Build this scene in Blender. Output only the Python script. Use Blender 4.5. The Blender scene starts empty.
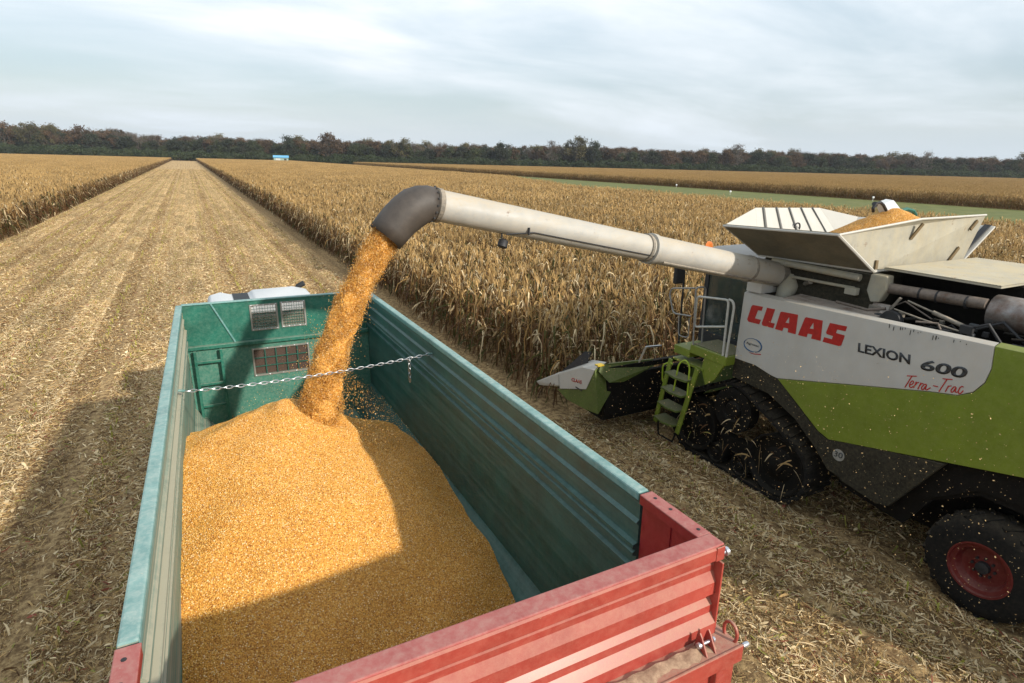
import bpy, math, random
import numpy as np
from mathutils import Vector, Matrix
R_=math.radians
C=bpy.context.scene.collection
scene=bpy.context.scene

# ---------------------------------------------------------------- camera, sky, sun, exposure
CAM_H=5.0; FPX=580.0
yaw,pitch,roll=0.49840105,0.30075047,0.02439516
fwd=Vector((math.sin(yaw)*math.cos(pitch),math.cos(yaw)*math.cos(pitch),-math.sin(pitch)))
rt=Vector((math.cos(yaw),-math.sin(yaw),0)); up=rt.cross(fwd)
rt2=rt*math.cos(roll)+up*math.sin(roll); up2=up*math.cos(roll)-rt*math.sin(roll)
cd=bpy.data.cameras.new('camera'); cam=bpy.data.objects.new('camera',cd); C.objects.link(cam)
cd.sensor_width=36; cd.lens=36*FPX/1024; cd.clip_start=.05; cd.clip_end=6000
cam.matrix_world=Matrix(((rt2.x,up2.x,-fwd.x,0),(rt2.y,up2.y,-fwd.y,0),(rt2.z,up2.z,-fwd.z,CAM_H),(0,0,0,1)))
scene.camera=cam

SUN=Vector((.74,-1.76,1.0)).normalized()       # towards the sun
sun_el=math.asin(SUN.z); sun_az=math.atan2(SUN.x,SUN.y)
sl=bpy.data.lights.new('sun','SUN'); so=bpy.data.objects.new('sun',sl); C.objects.link(so)
sl.energy=3.9; sl.angle=R_(1.5); sl.color=(1,.93,.82)
so.rotation_euler=SUN.to_track_quat('Z','Y').to_euler()

w=bpy.data.worlds.new('World'); scene.world=w; w.use_nodes=True
nt=w.node_tree; nt.nodes.clear()
def N(nt,t,**k):
    n=nt.nodes.new(t)
    for a,b in k.items(): setattr(n,a,b)
    return n
out=N(nt,'ShaderNodeOutputWorld'); bg=N(nt,'ShaderNodeBackground'); bg.inputs[1].default_value=.1
sky=N(nt,'ShaderNodeTexSky',sky_type='NISHITA'); sky.sun_disc=False; sky.sun_elevation=sun_el; sky.sun_rotation=sun_az
sky.air_density=1.2; sky.dust_density=2
tc=N(nt,'ShaderNodeTexCoord')
# clouds: a high soft deck, direction divided by height so that streaks flatten to the horizon
sep=N(nt,'ShaderNodeSeparateXYZ'); nt.links.new(tc.outputs['Generated'],sep.inputs[0])
zz=N(nt,'ShaderNodeMath',operation='MAXIMUM'); nt.links.new(sep.outputs[2],zz.inputs[0]); zz.inputs[1].default_value=0
z2=N(nt,'ShaderNodeMath',operation='ADD'); nt.links.new(zz.outputs[0],z2.inputs[0]); z2.inputs[1].default_value=.16
dv=N(nt,'ShaderNodeVectorMath',operation='SCALE'); inv=N(nt,'ShaderNodeMath',operation='DIVIDE'); inv.inputs[0].default_value=1
nt.links.new(z2.outputs[0],inv.inputs[1]); nt.links.new(tc.outputs['Generated'],dv.inputs[0]); nt.links.new(inv.outputs[0],dv.inputs['Scale'])
mp=N(nt,'ShaderNodeMapping'); mp.inputs['Rotation'].default_value=(0,0,R_(30)); mp.inputs['Scale'].default_value=(.55,.9,.3); mp.inputs['Location'].default_value=(0.4,5.2,0)
nt.links.new(dv.outputs[0],mp.inputs[0])
no=N(nt,'ShaderNodeTexNoise'); no.inputs['Scale'].default_value=.9; no.inputs['Detail'].default_value=7; no.inputs['Roughness'].default_value=.55; no.inputs['Distortion'].default_value=.35
nt.links.new(mp.outputs[0],no.inputs['Vector'])
cr=N(nt,'ShaderNodeValToRGB'); cr.color_ramp.elements[0].position=.40; cr.color_ramp.elements[0].color=(.60,.60,.60,1); cr.color_ramp.elements[1].position=.68; cr.color_ramp.elements[1].color=(1,1,1,1)
nt.links.new(no.outputs[0],cr.inputs[0])
cc=N(nt,'ShaderNodeValToRGB'); e=cc.color_ramp.elements
e[0].position=.34; e[0].color=(.55,.705,.81,1); e[1].position=.68; e[1].color=(.96,.985,1.02,1)
nt.links.new(no.outputs[0],cc.inputs[0])
sc10=N(nt,'ShaderNodeVectorMath',operation='SCALE'); sc10.inputs['Scale'].default_value=10; nt.links.new(cc.outputs[0],sc10.inputs[0])
# near the horizon the deck closes into an even pale grey
hz=N(nt,'ShaderNodeMapRange'); hz.inputs[1].default_value=0; hz.inputs[2].default_value=.22; hz.inputs[3].default_value=1; hz.inputs[4].default_value=0
nt.links.new(sep.outputs[2],hz.inputs[0])
mh=N(nt,'ShaderNodeMix',data_type='RGBA'); nt.links.new(hz.outputs[0],mh.inputs[0]); nt.links.new(sc10.outputs[0],mh.inputs[6]); mh.inputs[7].default_value=(6.1,6.85,7.5,1)
mx=N(nt,'ShaderNodeMix',data_type='RGBA'); mxf=N(nt,'ShaderNodeMath',operation='MAXIMUM'); nt.links.new(cr.outputs[0],mxf.inputs[0]); nt.links.new(hz.outputs[0],mxf.inputs[1]); nt.links.new(mxf.outputs[0],mx.inputs[0]); nt.links.new(sky.outputs[0],mx.inputs[6]); nt.links.new(mh.outputs[2],mx.inputs[7])
nt.links.new(mx.outputs[2],bg.inputs[0]); nt.links.new(bg.outputs[0],out.inputs[0])

vs=scene.view_settings; vs.view_transform='Standard'; vs.look='None'; vs.gamma=1; vs.use_curve_mapping=False; vs.exposure=0.28
scene.render.engine='CYCLES'
scene.cycles.max_bounces=6; scene.cycles.transparent_max_bounces=8; scene.cycles.diffuse_bounces=3; scene.cycles.glossy_bounces=3; scene.cycles.transmission_bounces=4
scene.cycles.use_denoising=True
rng=np.random.default_rng(7); random.seed(7)

# ---------------------------------------------------------------- materials
MATS={}
def base_mat(name):
    m=bpy.data.materials.new(name); m.use_nodes=True; nt=m.node_tree; b=nt.nodes['Principled BSDF']; MATS[name]=m
    return m,nt,b
def mixc(nt,fac,a,b):
    x=N(nt,'ShaderNodeMix',data_type='RGBA')
    if hasattr(fac,'links') or hasattr(fac,'is_output'): nt.links.new(fac,x.inputs[0])
    else: x.inputs[0].default_value=fac
    for i,v in ((6,a),(7,b)):
        if isinstance(v,(tuple,list)): x.inputs[i].default_value=(*v[:3],1)
        else: nt.links.new(v,x.inputs[i])
    return x.outputs[2]
def noise(nt,scale,detail=5,rough=.6,mapping=(1,1,1),coord='Object',dist=0):
    tc=N(nt,'ShaderNodeTexCoord'); mp=N(nt,'ShaderNodeMapping'); mp.inputs['Scale'].default_value=mapping
    n=N(nt,'ShaderNodeTexNoise'); n.inputs['Scale'].default_value=scale; n.inputs['Detail'].default_value=detail; n.inputs['Roughness'].default_value=rough; n.inputs['Distortion'].default_value=dist
    nt.links.new(tc.outputs[coord],mp.inputs[0]); nt.links.new(mp.outputs[0],n.inputs['Vector']); return n.outputs[0]
def mrange(nt,v,a,b,c=0,d=1):
    m=N(nt,'ShaderNodeMapRange'); nt.links.new(v,m.inputs[0])
    for i,x in enumerate((a,b,c,d)): m.inputs[i+1].default_value=x
    return m.outputs[0]
def math_(nt,op,a,b=None):
    m=N(nt,'ShaderNodeMath',operation=op)
    for i,v in enumerate((a,b)):
        if v is None: continue
        if isinstance(v,(int,float)): m.inputs[i].default_value=v
        else: nt.links.new(v,m.inputs[i])
    return m.outputs[0]
def paint(name,col,rough=.45,metal=0,dust=.5,dustcol=(.36,.27,.17),base_dust=.12,streak=0,streakmap=(9,.35,14),rust=0,spots=0,bump=.02,clear=0,var=.12):
    m,nt,b=base_mat(name)
    if max(col)<.04: b.inputs['Specular IOR Level'].default_value=.12
    n1=noise(nt,3.0,9,.72); n2=noise(nt,24,7,.75); n3=noise(nt,60,3,.6)
    dark=tuple(c*(1-var*1.6) for c in col); lite=tuple(min(1,c*(1+var)) for c in col)
    c=mixc(nt,mrange(nt,n1,.3,.7),dark,lite)
    g=N(nt,'ShaderNodeNewGeometry'); s=N(nt,'ShaderNodeSeparateXYZ'); nt.links.new(g.outputs['Normal'],s.inputs[0])
    upf=mrange(nt,s.outputs[2],.15,.9,0,dust)
    nn=mrange(nt,math_(nt,'ADD',n1,math_(nt,'MULTIPLY',n2,.6)),.55,1.0,.35,1.0)
    f=math_(nt,'MULTIPLY',upf,nn)
    f=math_(nt,'ADD',f,mrange(nt,n2,.42,.78,0,base_dust*2))
    if streak:
        st=noise(nt,1,5,.7,mapping=streakmap)
        f=math_(nt,'ADD',f,mrange(nt,st,.40,.66,0,streak))
    f=math_(nt,'MINIMUM',f,.93)
    c=mixc(nt,f,c,dustcol)
    if rust:
        c=mixc(nt,mrange(nt,noise(nt,5,8,.75),.62-.2*rust,.70,0,.8),c,(.13,.06,.03))
    if spots:
        c=mixc(nt,mrange(nt,n3,.70,.75,0,spots),c,(.6,.5,.35))
    nt.links.new(c,b.inputs['Base Color'])
    nt.links.new(mrange(nt,f,0,.8,rough,.85),b.inputs['Roughness'])
    b.inputs['Metallic'].default_value=metal
    if clear: b.inputs['Coat Weight'].default_value=clear; b.inputs['Coat Roughness'].default_value=.25
    bp=N(nt,'ShaderNodeBump'); bp.inputs['Strength'].default_value=.35; bp.inputs['Distance'].default_value=bump*.2; nt.links.new(n2,bp.inputs['Height']); nt.links.new(bp.outputs[0],b.inputs['Normal'])
    return m
def flat(name,col,rough=.6,metal=0,emit=0,alpha=1):
    m,nt,b=base_mat(name); n=noise(nt,18,4)
    nt.links.new(mixc(nt,mrange(nt,n,.3,.7),tuple(c*.8 for c in col),tuple(min(1,c*1.12) for c in col)),b.inputs['Base Color'])
    b.inputs['Roughness'].default_value=rough; b.inputs['Metallic'].default_value=metal; b.inputs['Alpha'].default_value=alpha
    if emit: b.inputs['Emission Color'].default_value=(*col,1); b.inputs['Emission Strength'].default_value=emit
    return m
def leafy(name,rough=.7,trans=.3,tint=1,hue=None):
    m,nt,b=base_mat(name)
    a=N(nt,'ShaderNodeAttribute',attribute_name='Col'); oi=N(nt,'ShaderNodeObjectInfo')
    c=a.outputs['Color']
    hs=N(nt,'ShaderNodeHueSaturation'); nt.links.new(c,hs.inputs['Color']); nt.links.new(mrange(nt,oi.outputs['Random'],0,1,.82*tint,1.15*tint),hs.inputs['Value'])
    c=hs.outputs[0]
    if hue: c=mixc(nt,hue[3],c,hue[:3])
    nt.links.new(c,b.inputs['Base Color']); b.inputs['Roughness'].default_value=rough; b.inputs['Specular IOR Level'].default_value=.25
    if trans:
        t=N(nt,'ShaderNodeBsdfTranslucent'); nt.links.new(c,t.inputs[0]); ms=N(nt,'ShaderNodeMixShader'); ms.inputs[0].default_value=trans
        nt.links.new(b.outputs[0],ms.inputs[1]); nt.links.new(t.outputs[0],ms.inputs[2]); nt.links.new(ms.outputs[0],nt.nodes['Material Output'].inputs[0])
    return m

# ---------------------------------------------------------------- mesh helpers
def frame_of(d,upv=Vector((0,0,1))):
    d=d.normalized()
    if abs(d.dot(upv))>.98: upv=Vector((0,1,0))
    s=d.cross(upv).normalized(); return s,s.cross(d).normalized()
class MB:
    def __init__(s): s.v=[]; s.f=[]
    def add(s,vs,fs):
        k=len(s.v); s.v+= [tuple(v) for v in vs]; s.f+=[tuple(i+k for i in f) for f in fs]; return s
    def box(s,a,b):
        x0,y0,z0=(min(a[i],b[i]) for i in range(3)); x1,y1,z1=(max(a[i],b[i]) for i in range(3))
        return s.add([(x0,y0,z0),(x1,y0,z0),(x1,y1,z0),(x0,y1,z0),(x0,y0,z1),(x1,y0,z1),(x1,y1,z1),(x0,y1,z1)],
                     [(0,3,2,1),(4,5,6,7),(0,1,5,4),(1,2,6,5),(2,3,7,6),(3,0,4,7)])
    def bar(s,p,q,w,h,upv=(0,0,1)):
        p=Vector(p);q=Vector(q);a,b=frame_of(q-p,Vector(upv)); a=a*w/2;b=b*h/2
        return s.add([p-a-b,p+a-b,p+a+b,p-a+b,q-a-b,q+a-b,q+a+b,q-a+b],[(0,1,2,3),(7,6,5,4),(0,4,5,1),(1,5,6,2),(2,6,7,3),(3,7,4,0)])
    def tube(s,pts,r,n=10,cap=True,closed=False):
        pts=[Vector(p) for p in pts]; k=len(pts); rr=r if isinstance(r,(list,tuple)) else [r]*k
        base=len(s.v); prev=None
        for i,p in enumerate(pts):
            if closed: d=pts[(i+1)%k]-pts[i-1]
            else: d=pts[min(i+1,k-1)]-pts[max(i-1,0)]
            d.normalize()
            if prev is None: a,b=frame_of(d)
            else:
                a=prev-d*prev.dot(d)
                if a.length<1e-5: a,_=frame_of(d)
                a.normalize(); b=a.cross(d)
            prev=a
            b=d.cross(a)
            for j in range(n):
                t=2*math.pi*j/n; s.v.append(tuple(p+a*(math.cos(t)*rr[i])+b*(math.sin(t)*rr[i])))
        m=k if closed else k-1
        for i in range(m):
            for j in range(n):
                a0=base+i*n+j; a1=base+i*n+(j+1)%n; b0=base+((i+1)%k)*n+j; b1=base+((i+1)%k)*n+(j+1)%n
                s.f.append((a0,a1,b1,b0))
        if cap and not closed:
            s.f.append(tuple(base+j for j in reversed(range(n)))); s.f.append(tuple(base+(k-1)*n+j for j in range(n)))
        return s
    def lathe(s,c,axis,prof,n=24,cap=True):
        """prof: list of (distance along axis, radius)"""
        ax_=Vector(axis).normalized(); a,b=frame_of(ax_); c=Vector(c); base=len(s.v); k=len(prof)
        for d,r in prof:
            r=max(r,1e-4)
            for j in range(n): t=2*math.pi*j/n; s.v.append(tuple(c+ax_*d+a*(math.cos(t)*r)+b*(math.sin(t)*r)))
        for i in range(k-1):
            for j in range(n): s.f.append((base+i*n+j,base+i*n+(j+1)%n,base+(i+1)*n+(j+1)%n,base+(i+1)*n+j))
        if cap: s.f.append(tuple(base+j for j in reversed(range(n)))); s.f.append(tuple(base+(k-1)*n+j for j in range(n)))
        return s
    def prism(s,poly,a,b,ax=0):
        """poly in the two other axes (y,z)/(x,z)/(x,y), between a and b along ax"""
        n=len(poly)
        def mk(q,t):
            return (t,q[0],q[1]) if ax==0 else ((q[0],t,q[1]) if ax==1 else (q[0],q[1],t))
        vs=[mk(q,a) for q in poly]+[mk(q,b) for q in poly]
        fs=[tuple(reversed(range(n))),tuple(range(n,2*n))]+[(i,(i+1)%n,n+(i+1)%n,n+i) for i in range(n)]
        return s.add(vs,fs)
    def slab(s,pts,t,nrm=None):
        """planar-ish polygon in 3D with thickness t along its normal"""
        pts=[Vector(p) for p in pts]; n=len(pts)
        if nrm is None: nrm=(pts[1]-pts[0]).cross(pts[2]-pts[0]).normalized()
        nrm=Vector(nrm)*t
        vs=pts+[p+nrm for p in pts]
        return s.add(vs,[tuple(reversed(range(n))),tuple(range(n,2*n))]+[(i,(i+1)%n,n+(i+1)%n,n+i) for i in range(n)])
    def sheet(s,prof,y0,y1,ny=1):
        """open profile (x,z) swept along y"""
        n=len(prof); base=len(s.v)
        for k in range(ny+1):
            y=y0+(y1-y0)*k/ny
            for x,z in prof: s.v.append((x,y,z))
        for k in range(ny):
            for i in range(n-1): s.f.append((base+k*n+i,base+k*n+i+1,base+(k+1)*n+i+1,base+(k+1)*n+i))
        return s
    def build(s,name,mat,parent=None,off=(0,0,0),smooth=None,bevel=0,fixn=True):
        me=bpy.data.meshes.new(name); o=Vector(off)
        me.from_pydata([tuple(Vector(v)+o) for v in s.v],[],s.f)
        if fixn:
            import bmesh
            bm=bmesh.new(); bm.from_mesh(me); bmesh.ops.recalc_face_normals(bm,faces=bm.faces); bm.to_mesh(me); bm.free()
        if mat: me.materials.append(mat)
        ob=bpy.data.objects.new(name,me); C.objects.link(ob); ob.parent=parent
        if bevel:
            md=ob.modifiers.new('bevel','BEVEL'); md.width=bevel; md.segments=2; md.limit_method='ANGLE'; md.angle_limit=R_(35)
        if smooth:
            me.polygons.foreach_set('use_smooth',[True]*len(me.polygons))
            try: me.set_sharp_from_angle(angle=R_(smooth))
            except Exception: pass
        return ob
def explode(mb,name,mat,parent=None,off=(0,0,0),**k):
    n=len(mb.v); par=list(range(n))
    def find(a):
        while par[a]!=a: par[a]=par[par[a]]; a=par[a]
        return a
    for f in mb.f:
        r0=find(f[0])
        for i in f[1:]: par[find(i)]=r0
    groups={}
    for f in mb.f: groups.setdefault(find(f[0]),[]).append(f)
    out=[]
    for fs in groups.values():
        ids=sorted({i for f in fs for i in f}); mp={i:j for j,i in enumerate(ids)}; m=MB(); m.v=[mb.v[i] for i in ids]; m.f=[tuple(mp[i] for i in f) for f in fs]
        out.append(m.build(name,mat,parent,off=off,**k))
    return out
def thing(name,loc,label,cat,group=None):
    o=bpy.data.objects.new(name,None); C.objects.link(o); o.location=loc; o.empty_display_size=.3
    o['label']=label; o['category']=cat
    if group: o['group']=group
    return o
def tag(o,label=None,cat=None,group=None,kind=None):
    if label: o['label']=label
    if cat: o['category']=cat
    if group: o['group']=group
    if kind: o['kind']=kind
    return o
def text_mesh(name,body,BL,BR,TL,mat,parent,off,thick=.003,bold=0.0,xscale=1,shear=0):
    """lettering whose baseline runs BL->BR and whose cap height reaches TL (3D points)"""
    cu=bpy.data.curves.new(name,'FONT'); cu.body=body; cu.extrude=0; cu.offset=bold; cu.shear=shear; cu.resolution_u=4
    t=bpy.data.objects.new(name,cu); C.objects.link(t); bpy.context.view_layer.update()
    dg=bpy.context.evaluated_depsgraph_get(); me=bpy.data.meshes.new_from_object(t.evaluated_get(dg)); bpy.data.objects.remove(t)
    n=len(me.vertices); co=np.empty(n*3); me.vertices.foreach_get('co',co); co=co.reshape(n,3)
    x0,x1=co[:,0].min(),co[:,0].max(); y0,y1=co[:,1].min(),co[:,1].max()
    BL,BR,TL=map(np.array,(BL,BR,TL))
    u=(co[:,0]-x0)/(x1-x0); v=(co[:,1]-y0)/(y1-y0)
    P=BL+np.outer(u,BR-BL)+np.outer(v,TL-BL)+np.array(off)
    me.vertices.foreach_set('co',P.ravel()); me.materials.clear(); me.materials.append(mat); me.update()
    ob=bpy.data.objects.new(name,me); C.objects.link(ob); ob.parent=parent
    md=ob.modifiers.new('solid','SOLIDIFY'); md.thickness=thick; md.offset=0
    return ob

def np_mesh(name,V,F,cols=None,mat=None,smooth=False):
    """V (n,3); F (m,4) or (m,3); cols per vertex (n,3)"""
    me=bpy.data.meshes.new(name); V=np.asarray(V,np.float32); F=np.asarray(F,np.int32); m,k=F.shape
    me.vertices.add(len(V)); me.vertices.foreach_set('co',V.ravel())
    me.loops.add(m*k); me.loops.foreach_set('vertex_index',F.ravel())
    me.polygons.add(m); me.polygons.foreach_set('loop_start',np.arange(0,m*k,k,dtype=np.int32)); me.polygons.foreach_set('loop_total',np.full(m,k,np.int32))
    me.update(calc_edges=True)
    if cols is not None:
        a=me.color_attributes.new('Col','FLOAT_COLOR','POINT'); c=np.ones((len(V),4),np.float32); c[:,:3]=cols; a.data.foreach_set('color',c.ravel())
    if mat: me.materials.append(mat)
    if smooth: me.polygons.foreach_set('use_smooth',np.ones(m,bool))
    return me
class Strips:
    """collects ribbons: centre lines (n,k,3) with half-width vectors (n,k,3) and a colour each"""
    def __init__(s): s.V=[];s.F=[];s.C=[];s.n=0
    def add(s,P,S,col,col2=None):
        n,k,_=P.shape
        V=np.stack([P-S,P+S],2).reshape(n*k*2,3)
        i=np.arange(n)[:,None]*k*2+np.arange(k-1)[None]*2
        F=np.stack([i,i+1,i+3,i+2],-1).reshape(-1,4)+s.n
        c=np.broadcast_to(np.asarray(col)[:,None,None,:],(n,k,2,3)).copy()
        if col2 is not None:
            t=np.linspace(0,1,k)[None,:,None,None]; c=c*(1-t)+np.asarray(col2)[:,None,None,:]*t
        s.V.append(V);s.F.append(F);s.C.append(c.reshape(-1,3)); s.n+=len(V)
    def mesh(s,name,mat): return np_mesh(name,np.concatenate(s.V),np.concatenate(s.F),np.concatenate(s.C),mat)

def scatter(name,pts,rot,scl,idx,meshes,mat=None):
    """one object that instances the given meshes on points"""
    n=len(pts); me=bpy.data.meshes.new(name); me.vertices.add(n); me.vertices.foreach_set('co',np.asarray(pts,np.float32).ravel())
    a=me.attributes.new('rot','FLOAT_VECTOR','POINT'); a.data.foreach_set('vector',np.asarray(rot,np.float32).ravel())
    scl=np.asarray(scl,np.float32)
    if scl.ndim==1: scl=np.repeat(scl[:,None],3,1)
    a=me.attributes.new('scl','FLOAT_VECTOR','POINT'); a.data.foreach_set('vector',scl.ravel())
    a=me.attributes.new('pick','INT','POINT'); a.data.foreach_set('value',np.asarray(idx,np.int32))
    ob=bpy.data.objects.new(name,me); C.objects.link(ob)
    col=bpy.data.collections.new(name+' sources')
    for i,m in enumerate(meshes):
        so_=bpy.data.objects.new(f'{name} source {i:02d}',m); col.objects.link(so_)
    g=bpy.data.node_groups.new(name,'GeometryNodeTree')
    g.interface.new_socket('Geometry',in_out='INPUT',socket_type='NodeSocketGeometry'); g.interface.new_socket('Geometry',in_out='OUTPUT',socket_type='NodeSocketGeometry')
    gi=g.nodes.new('NodeGroupInput'); go=g.nodes.new('NodeGroupOutput')
    ci=g.nodes.new('GeometryNodeCollectionInfo'); ci.inputs['Collection'].default_value=col; ci.inputs['Separate Children'].default_value=True; ci.inputs['Reset Children'].default_value=True
    ip=g.nodes.new('GeometryNodeInstanceOnPoints'); ip.inputs['Pick Instance'].default_value=True
    def at(nm,t):
        x=g.nodes.new('GeometryNodeInputNamedAttribute'); x.data_type=t; x.inputs['Name'].default_value=nm; return x.outputs['Attribute']
    er=g.nodes.new('FunctionNodeEulerToRotation'); g.links.new(at('rot','FLOAT_VECTOR'),er.inputs[0])
    g.links.new(gi.outputs[0],ip.inputs['Points']); g.links.new(ci.outputs[0],ip.inputs['Instance'])
    g.links.new(at('pick','INT'),ip.inputs['Instance Index']); g.links.new(er.outputs[0],ip.inputs['Rotation']); g.links.new(at('scl','FLOAT_VECTOR'),ip.inputs['Scale'])
    g.links.new(ip.outputs[0],go.inputs[0])
    md=ob.modifiers.new('scatter','NODES'); md.node_group=g
    return ob

# ---------------------------------------------------------------- ground
EDGE_R=5.95; EDGE_L=-9.6           # edges of the standing maize left and right of the harvested lane
STRIP0,STRIP1=51.2,104.5            # grass strip between the two maize fields
fh=np.array([math.sin(yaw),math.cos(yaw)]); rh=np.array([math.cos(yaw),-math.sin(yaw)])
def ground_mat():
    m,nt,b=base_mat('stubble ground')
    tc=N(nt,'ShaderNodeTexCoord'); s=N(nt,'ShaderNodeSeparateXYZ'); nt.links.new(tc.outputs['Object'],s.inputs[0])
    fine=noise(nt,9,8,.75); mid=noise(nt,1.0,5,.6,mapping=(2.2,.12,1)); rows=noise(nt,1.0,3,.6,mapping=(5.5,.03,1)); clod=noise(nt,35,4,.7)
    straw=mixc(nt,mrange(nt,fine,.35,.65),(.26,.155,.07),(.56,.39,.19))
    soil=mixc(nt,mrange(nt,clod,.35,.65),(.07,.042,.024),(.19,.12,.06))
    # near the camera the litter is real geometry over soil, far away it merges into this sheet
    d=N(nt,'ShaderNodeVectorMath',operation='LENGTH'); nt.links.new(tc.outputs['Object'],d.inputs[0])
    far=mrange(nt,s.outputs[1],90,220)
    cov=math_(nt,'ADD',mrange(nt,fine,.38,.56,0,.7),mrange(nt,mid,.35,.6,0,.3))
    near_c=mixc(nt,cov,soil,straw)
    f2=mrange(nt,math_(nt,'ADD',math_(nt,'MULTIPLY',mid,.4),math_(nt,'MULTIPLY',rows,.6)),.38,.58)
    far_c=mixc(nt,f2,(.27,.17,.08),(.56,.395,.20))
    nt.links.new(mixc(nt,far,near_c,far_c),b.inputs['Base Color']); b.inputs['Roughness'].default_value=.95; b.inputs['Specular IOR Level'].default_value=.1
    bp=N(nt,'ShaderNodeBump'); bp.inputs['Strength'].default_value=.8; bp.inputs['Distance'].default_value=.05; nt.links.new(fine,bp.inputs['Height']); nt.links.new(bp.outputs[0],b.inputs['Normal'])
    return m
gm=ground_mat()
# one sheet, dense near the camera with wheel ruts and row ridges
def ground_z(x,y):
    z=.022*np.sin(x*2*np.pi/.75+.6)+.02*np.sin(x*1.3+.3*np.sin(y*.2))
    for c0,wd,dp in ((-6.3,.28,.05),(-4.3,.28,.05),(-7.9,.25,.04),(4.0,.4,.03),(-2.9,.3,.05),(3.05,.22,.05),(5.1,.2,.04)):
        z=z-dp*np.exp(-((x-c0)/wd)**2)
    return z*((x>EDGE_L-1)&(x<EDGE_R+6.5))
xs=np.unique(np.concatenate([np.linspace(-12,14,210),np.array([-4000,-900,-400,-200,-100,-50,-25,-16,18,30,60,100,200,400,800,4000])]))
ys=np.unique(np.concatenate([np.linspace(-6,70,120),np.array([-2000,-400,-100,-30,-12,90,120,180,300,500,900,1800,5000])]))
X,Y=np.meshgrid(xs,ys); Z=ground_z(X,Y)
V=np.stack([X,Y,Z],-1).reshape(-1,3); nx=len(xs); i=(np.arange(len(ys)-1)[:,None]*nx+np.arange(nx-1)[None]).ravel()
me=np_mesh('ground',V,np.stack([i,i+1,i+nx+1,i+nx],-1),None,gm,True)
gr=bpy.data.objects.new('ground',me); C.objects.link(gr); tag(gr,kind='structure')

# grass strip
gmat,nt_,b_=base_mat('strip grass')
nt_.links.new(mixc(nt_,mrange(nt_,noise(nt_,.35,10,.8),.38,.62),(.075,.095,.010),(.15,.15,.03)),b_.inputs['Base Color']); b_.inputs['Roughness'].default_value=.9
mb=MB().box((STRIP0,-60,.0),(STRIP1,520,.035)); st=mb.build('grass_strip',gmat); tag(st,kind='structure')

# ---------------------------------------------------------------- stubble and crop litter
straw_mat=leafy('dry litter',.75,.18)
def strawcol(n,dark=0.25,pale=.3):
    a=np.array([.53,.355,.155]);p=np.array([.76,.60,.36]);d=np.array([.15,.08,.035]);g=np.array([.34,.32,.08]); r=np.array([.30,.09,.055])
    k=rng.random(n); c=np.where((k<dark)[:,None],d,np.where((k>1-pale)[:,None],p,a))
    k2=rng.random(n); c=np.where((k2<.05)[:,None],g,c); c=np.where((k2>.965)[:,None],r,c)
    return c*(0.75+.5*rng.random((n,1)))
def litter_patch(name,W,L,dens,dark,stub=True,stripe=.92,stubx=.375,big=.3,zmax=.05,pale=.3):
    s=Strips()
    def bits(n,l0,l1,w0,w1,curve,k,zb,tilt,cdark,cpale,blunt=.6,sat=1):
        xr=rng.random(n); xr=np.mod(xr+.5+stripe*np.sin(2*np.pi*xr)/(2*np.pi)*1.0,1.0)
        P0=np.stack([xr*W,rng.random(n)*L,zb+rng.random(n)**1.4*zmax*(.6+.4*np.cos(2*np.pi*(xr-.5)))+.045*(.5+.5*np.cos(2*np.pi*(xr-.5)))+.008],-1)
        ln=l0+(l1-l0)*rng.random(n)**1.6; a=rng.normal(0,1.0,n)+np.pi/2*(rng.random(n)<.6); el=rng.normal(0,tilt,n)
        d=np.stack([np.cos(a)*np.cos(el),np.sin(a)*np.cos(el),np.sin(el)],-1)
        sd=np.cross(d,[0,0,1]); sd/=np.linalg.norm(sd,axis=1)[:,None]; roll=rng.normal(0,.7,n)[:,None]
        upn=np.cross(sd,d); sd=sd*np.cos(roll)+upn*np.sin(roll)
        wd=w0+(w1-w0)*rng.random(n)**1.5
        t=np.linspace(-.5,.5,k); P=P0[:,None]+d[:,None]*(ln[:,None]*t)[...,None]
        P[...,2]+=(rng.normal(0,curve,n)*ln)[:,None]*(1-4*t**2)
        P[...,:2]+=(np.stack([-np.sin(a),np.cos(a)],-1)*(rng.normal(0,curve*1.4,n)*ln)[:,None])[:,None]*(t**2)[None,:,None]
        wt=np.interp(np.linspace(0,1,k),[0,.3,.7,1],[blunt,1,.95,blunt*.8]); S=sd[:,None]*(wd[:,None]*wt)[...,None]
        s.add(P,S,strawcol(n,cdark,cpale))
    A=W*L
    bits(int(A*dens*2.8),.010,.050,.0025,.009,.05,2,0,.45,dark+.10,pale,.9)          # chips
    bits(int(A*dens*.75),.05,.20,.003,.008,.05,3,.005,.22,dark,pale,.8)               # straight stalk and leaf bits
    bits(int(A*dens*.055),.07,.28,.005,.014,.13,5,.015,.35,dark*.6,pale+.15,.35)        # curled leaves
    bits(int(A*dens*.014),.06,.15,.012,.026,.18,5,.02,.4,.05,.75,.3)                   # pale husks
    if stub:
        m=max(1,int(L/.16)); yy=(np.arange(m)+rng.random(m)*.6)*L/m; keep=rng.random(m)<.85; yy=yy[keep]; m=len(yy)
        B=np.stack([np.full(m,stubx)+rng.normal(0,.025,m),yy,np.zeros(m)],-1); h=.07+.12*rng.random(m)
        lean=np.stack([rng.normal(0,.25,m),rng.normal(0.1,.25,m),np.ones(m)],-1); T=B+lean*h[:,None]
        P=np.stack([B,(B+T)/2,T],1)
        col=np.where((rng.random(m)<.45)[:,None],np.array([.42,.40,.08]),np.array([.56,.42,.19]))*(.7+.5*rng.random((m,1)))
        for ax in ((1,0,0),(0,1,0)):
            s.add(P,np.broadcast_to(np.array(ax)*.011,P.shape)*np.array([1,1,1]),col*.8,col)
    return s.mesh(name,straw_mat)
PW,PL=.75,3.0
lm=[]
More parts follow.
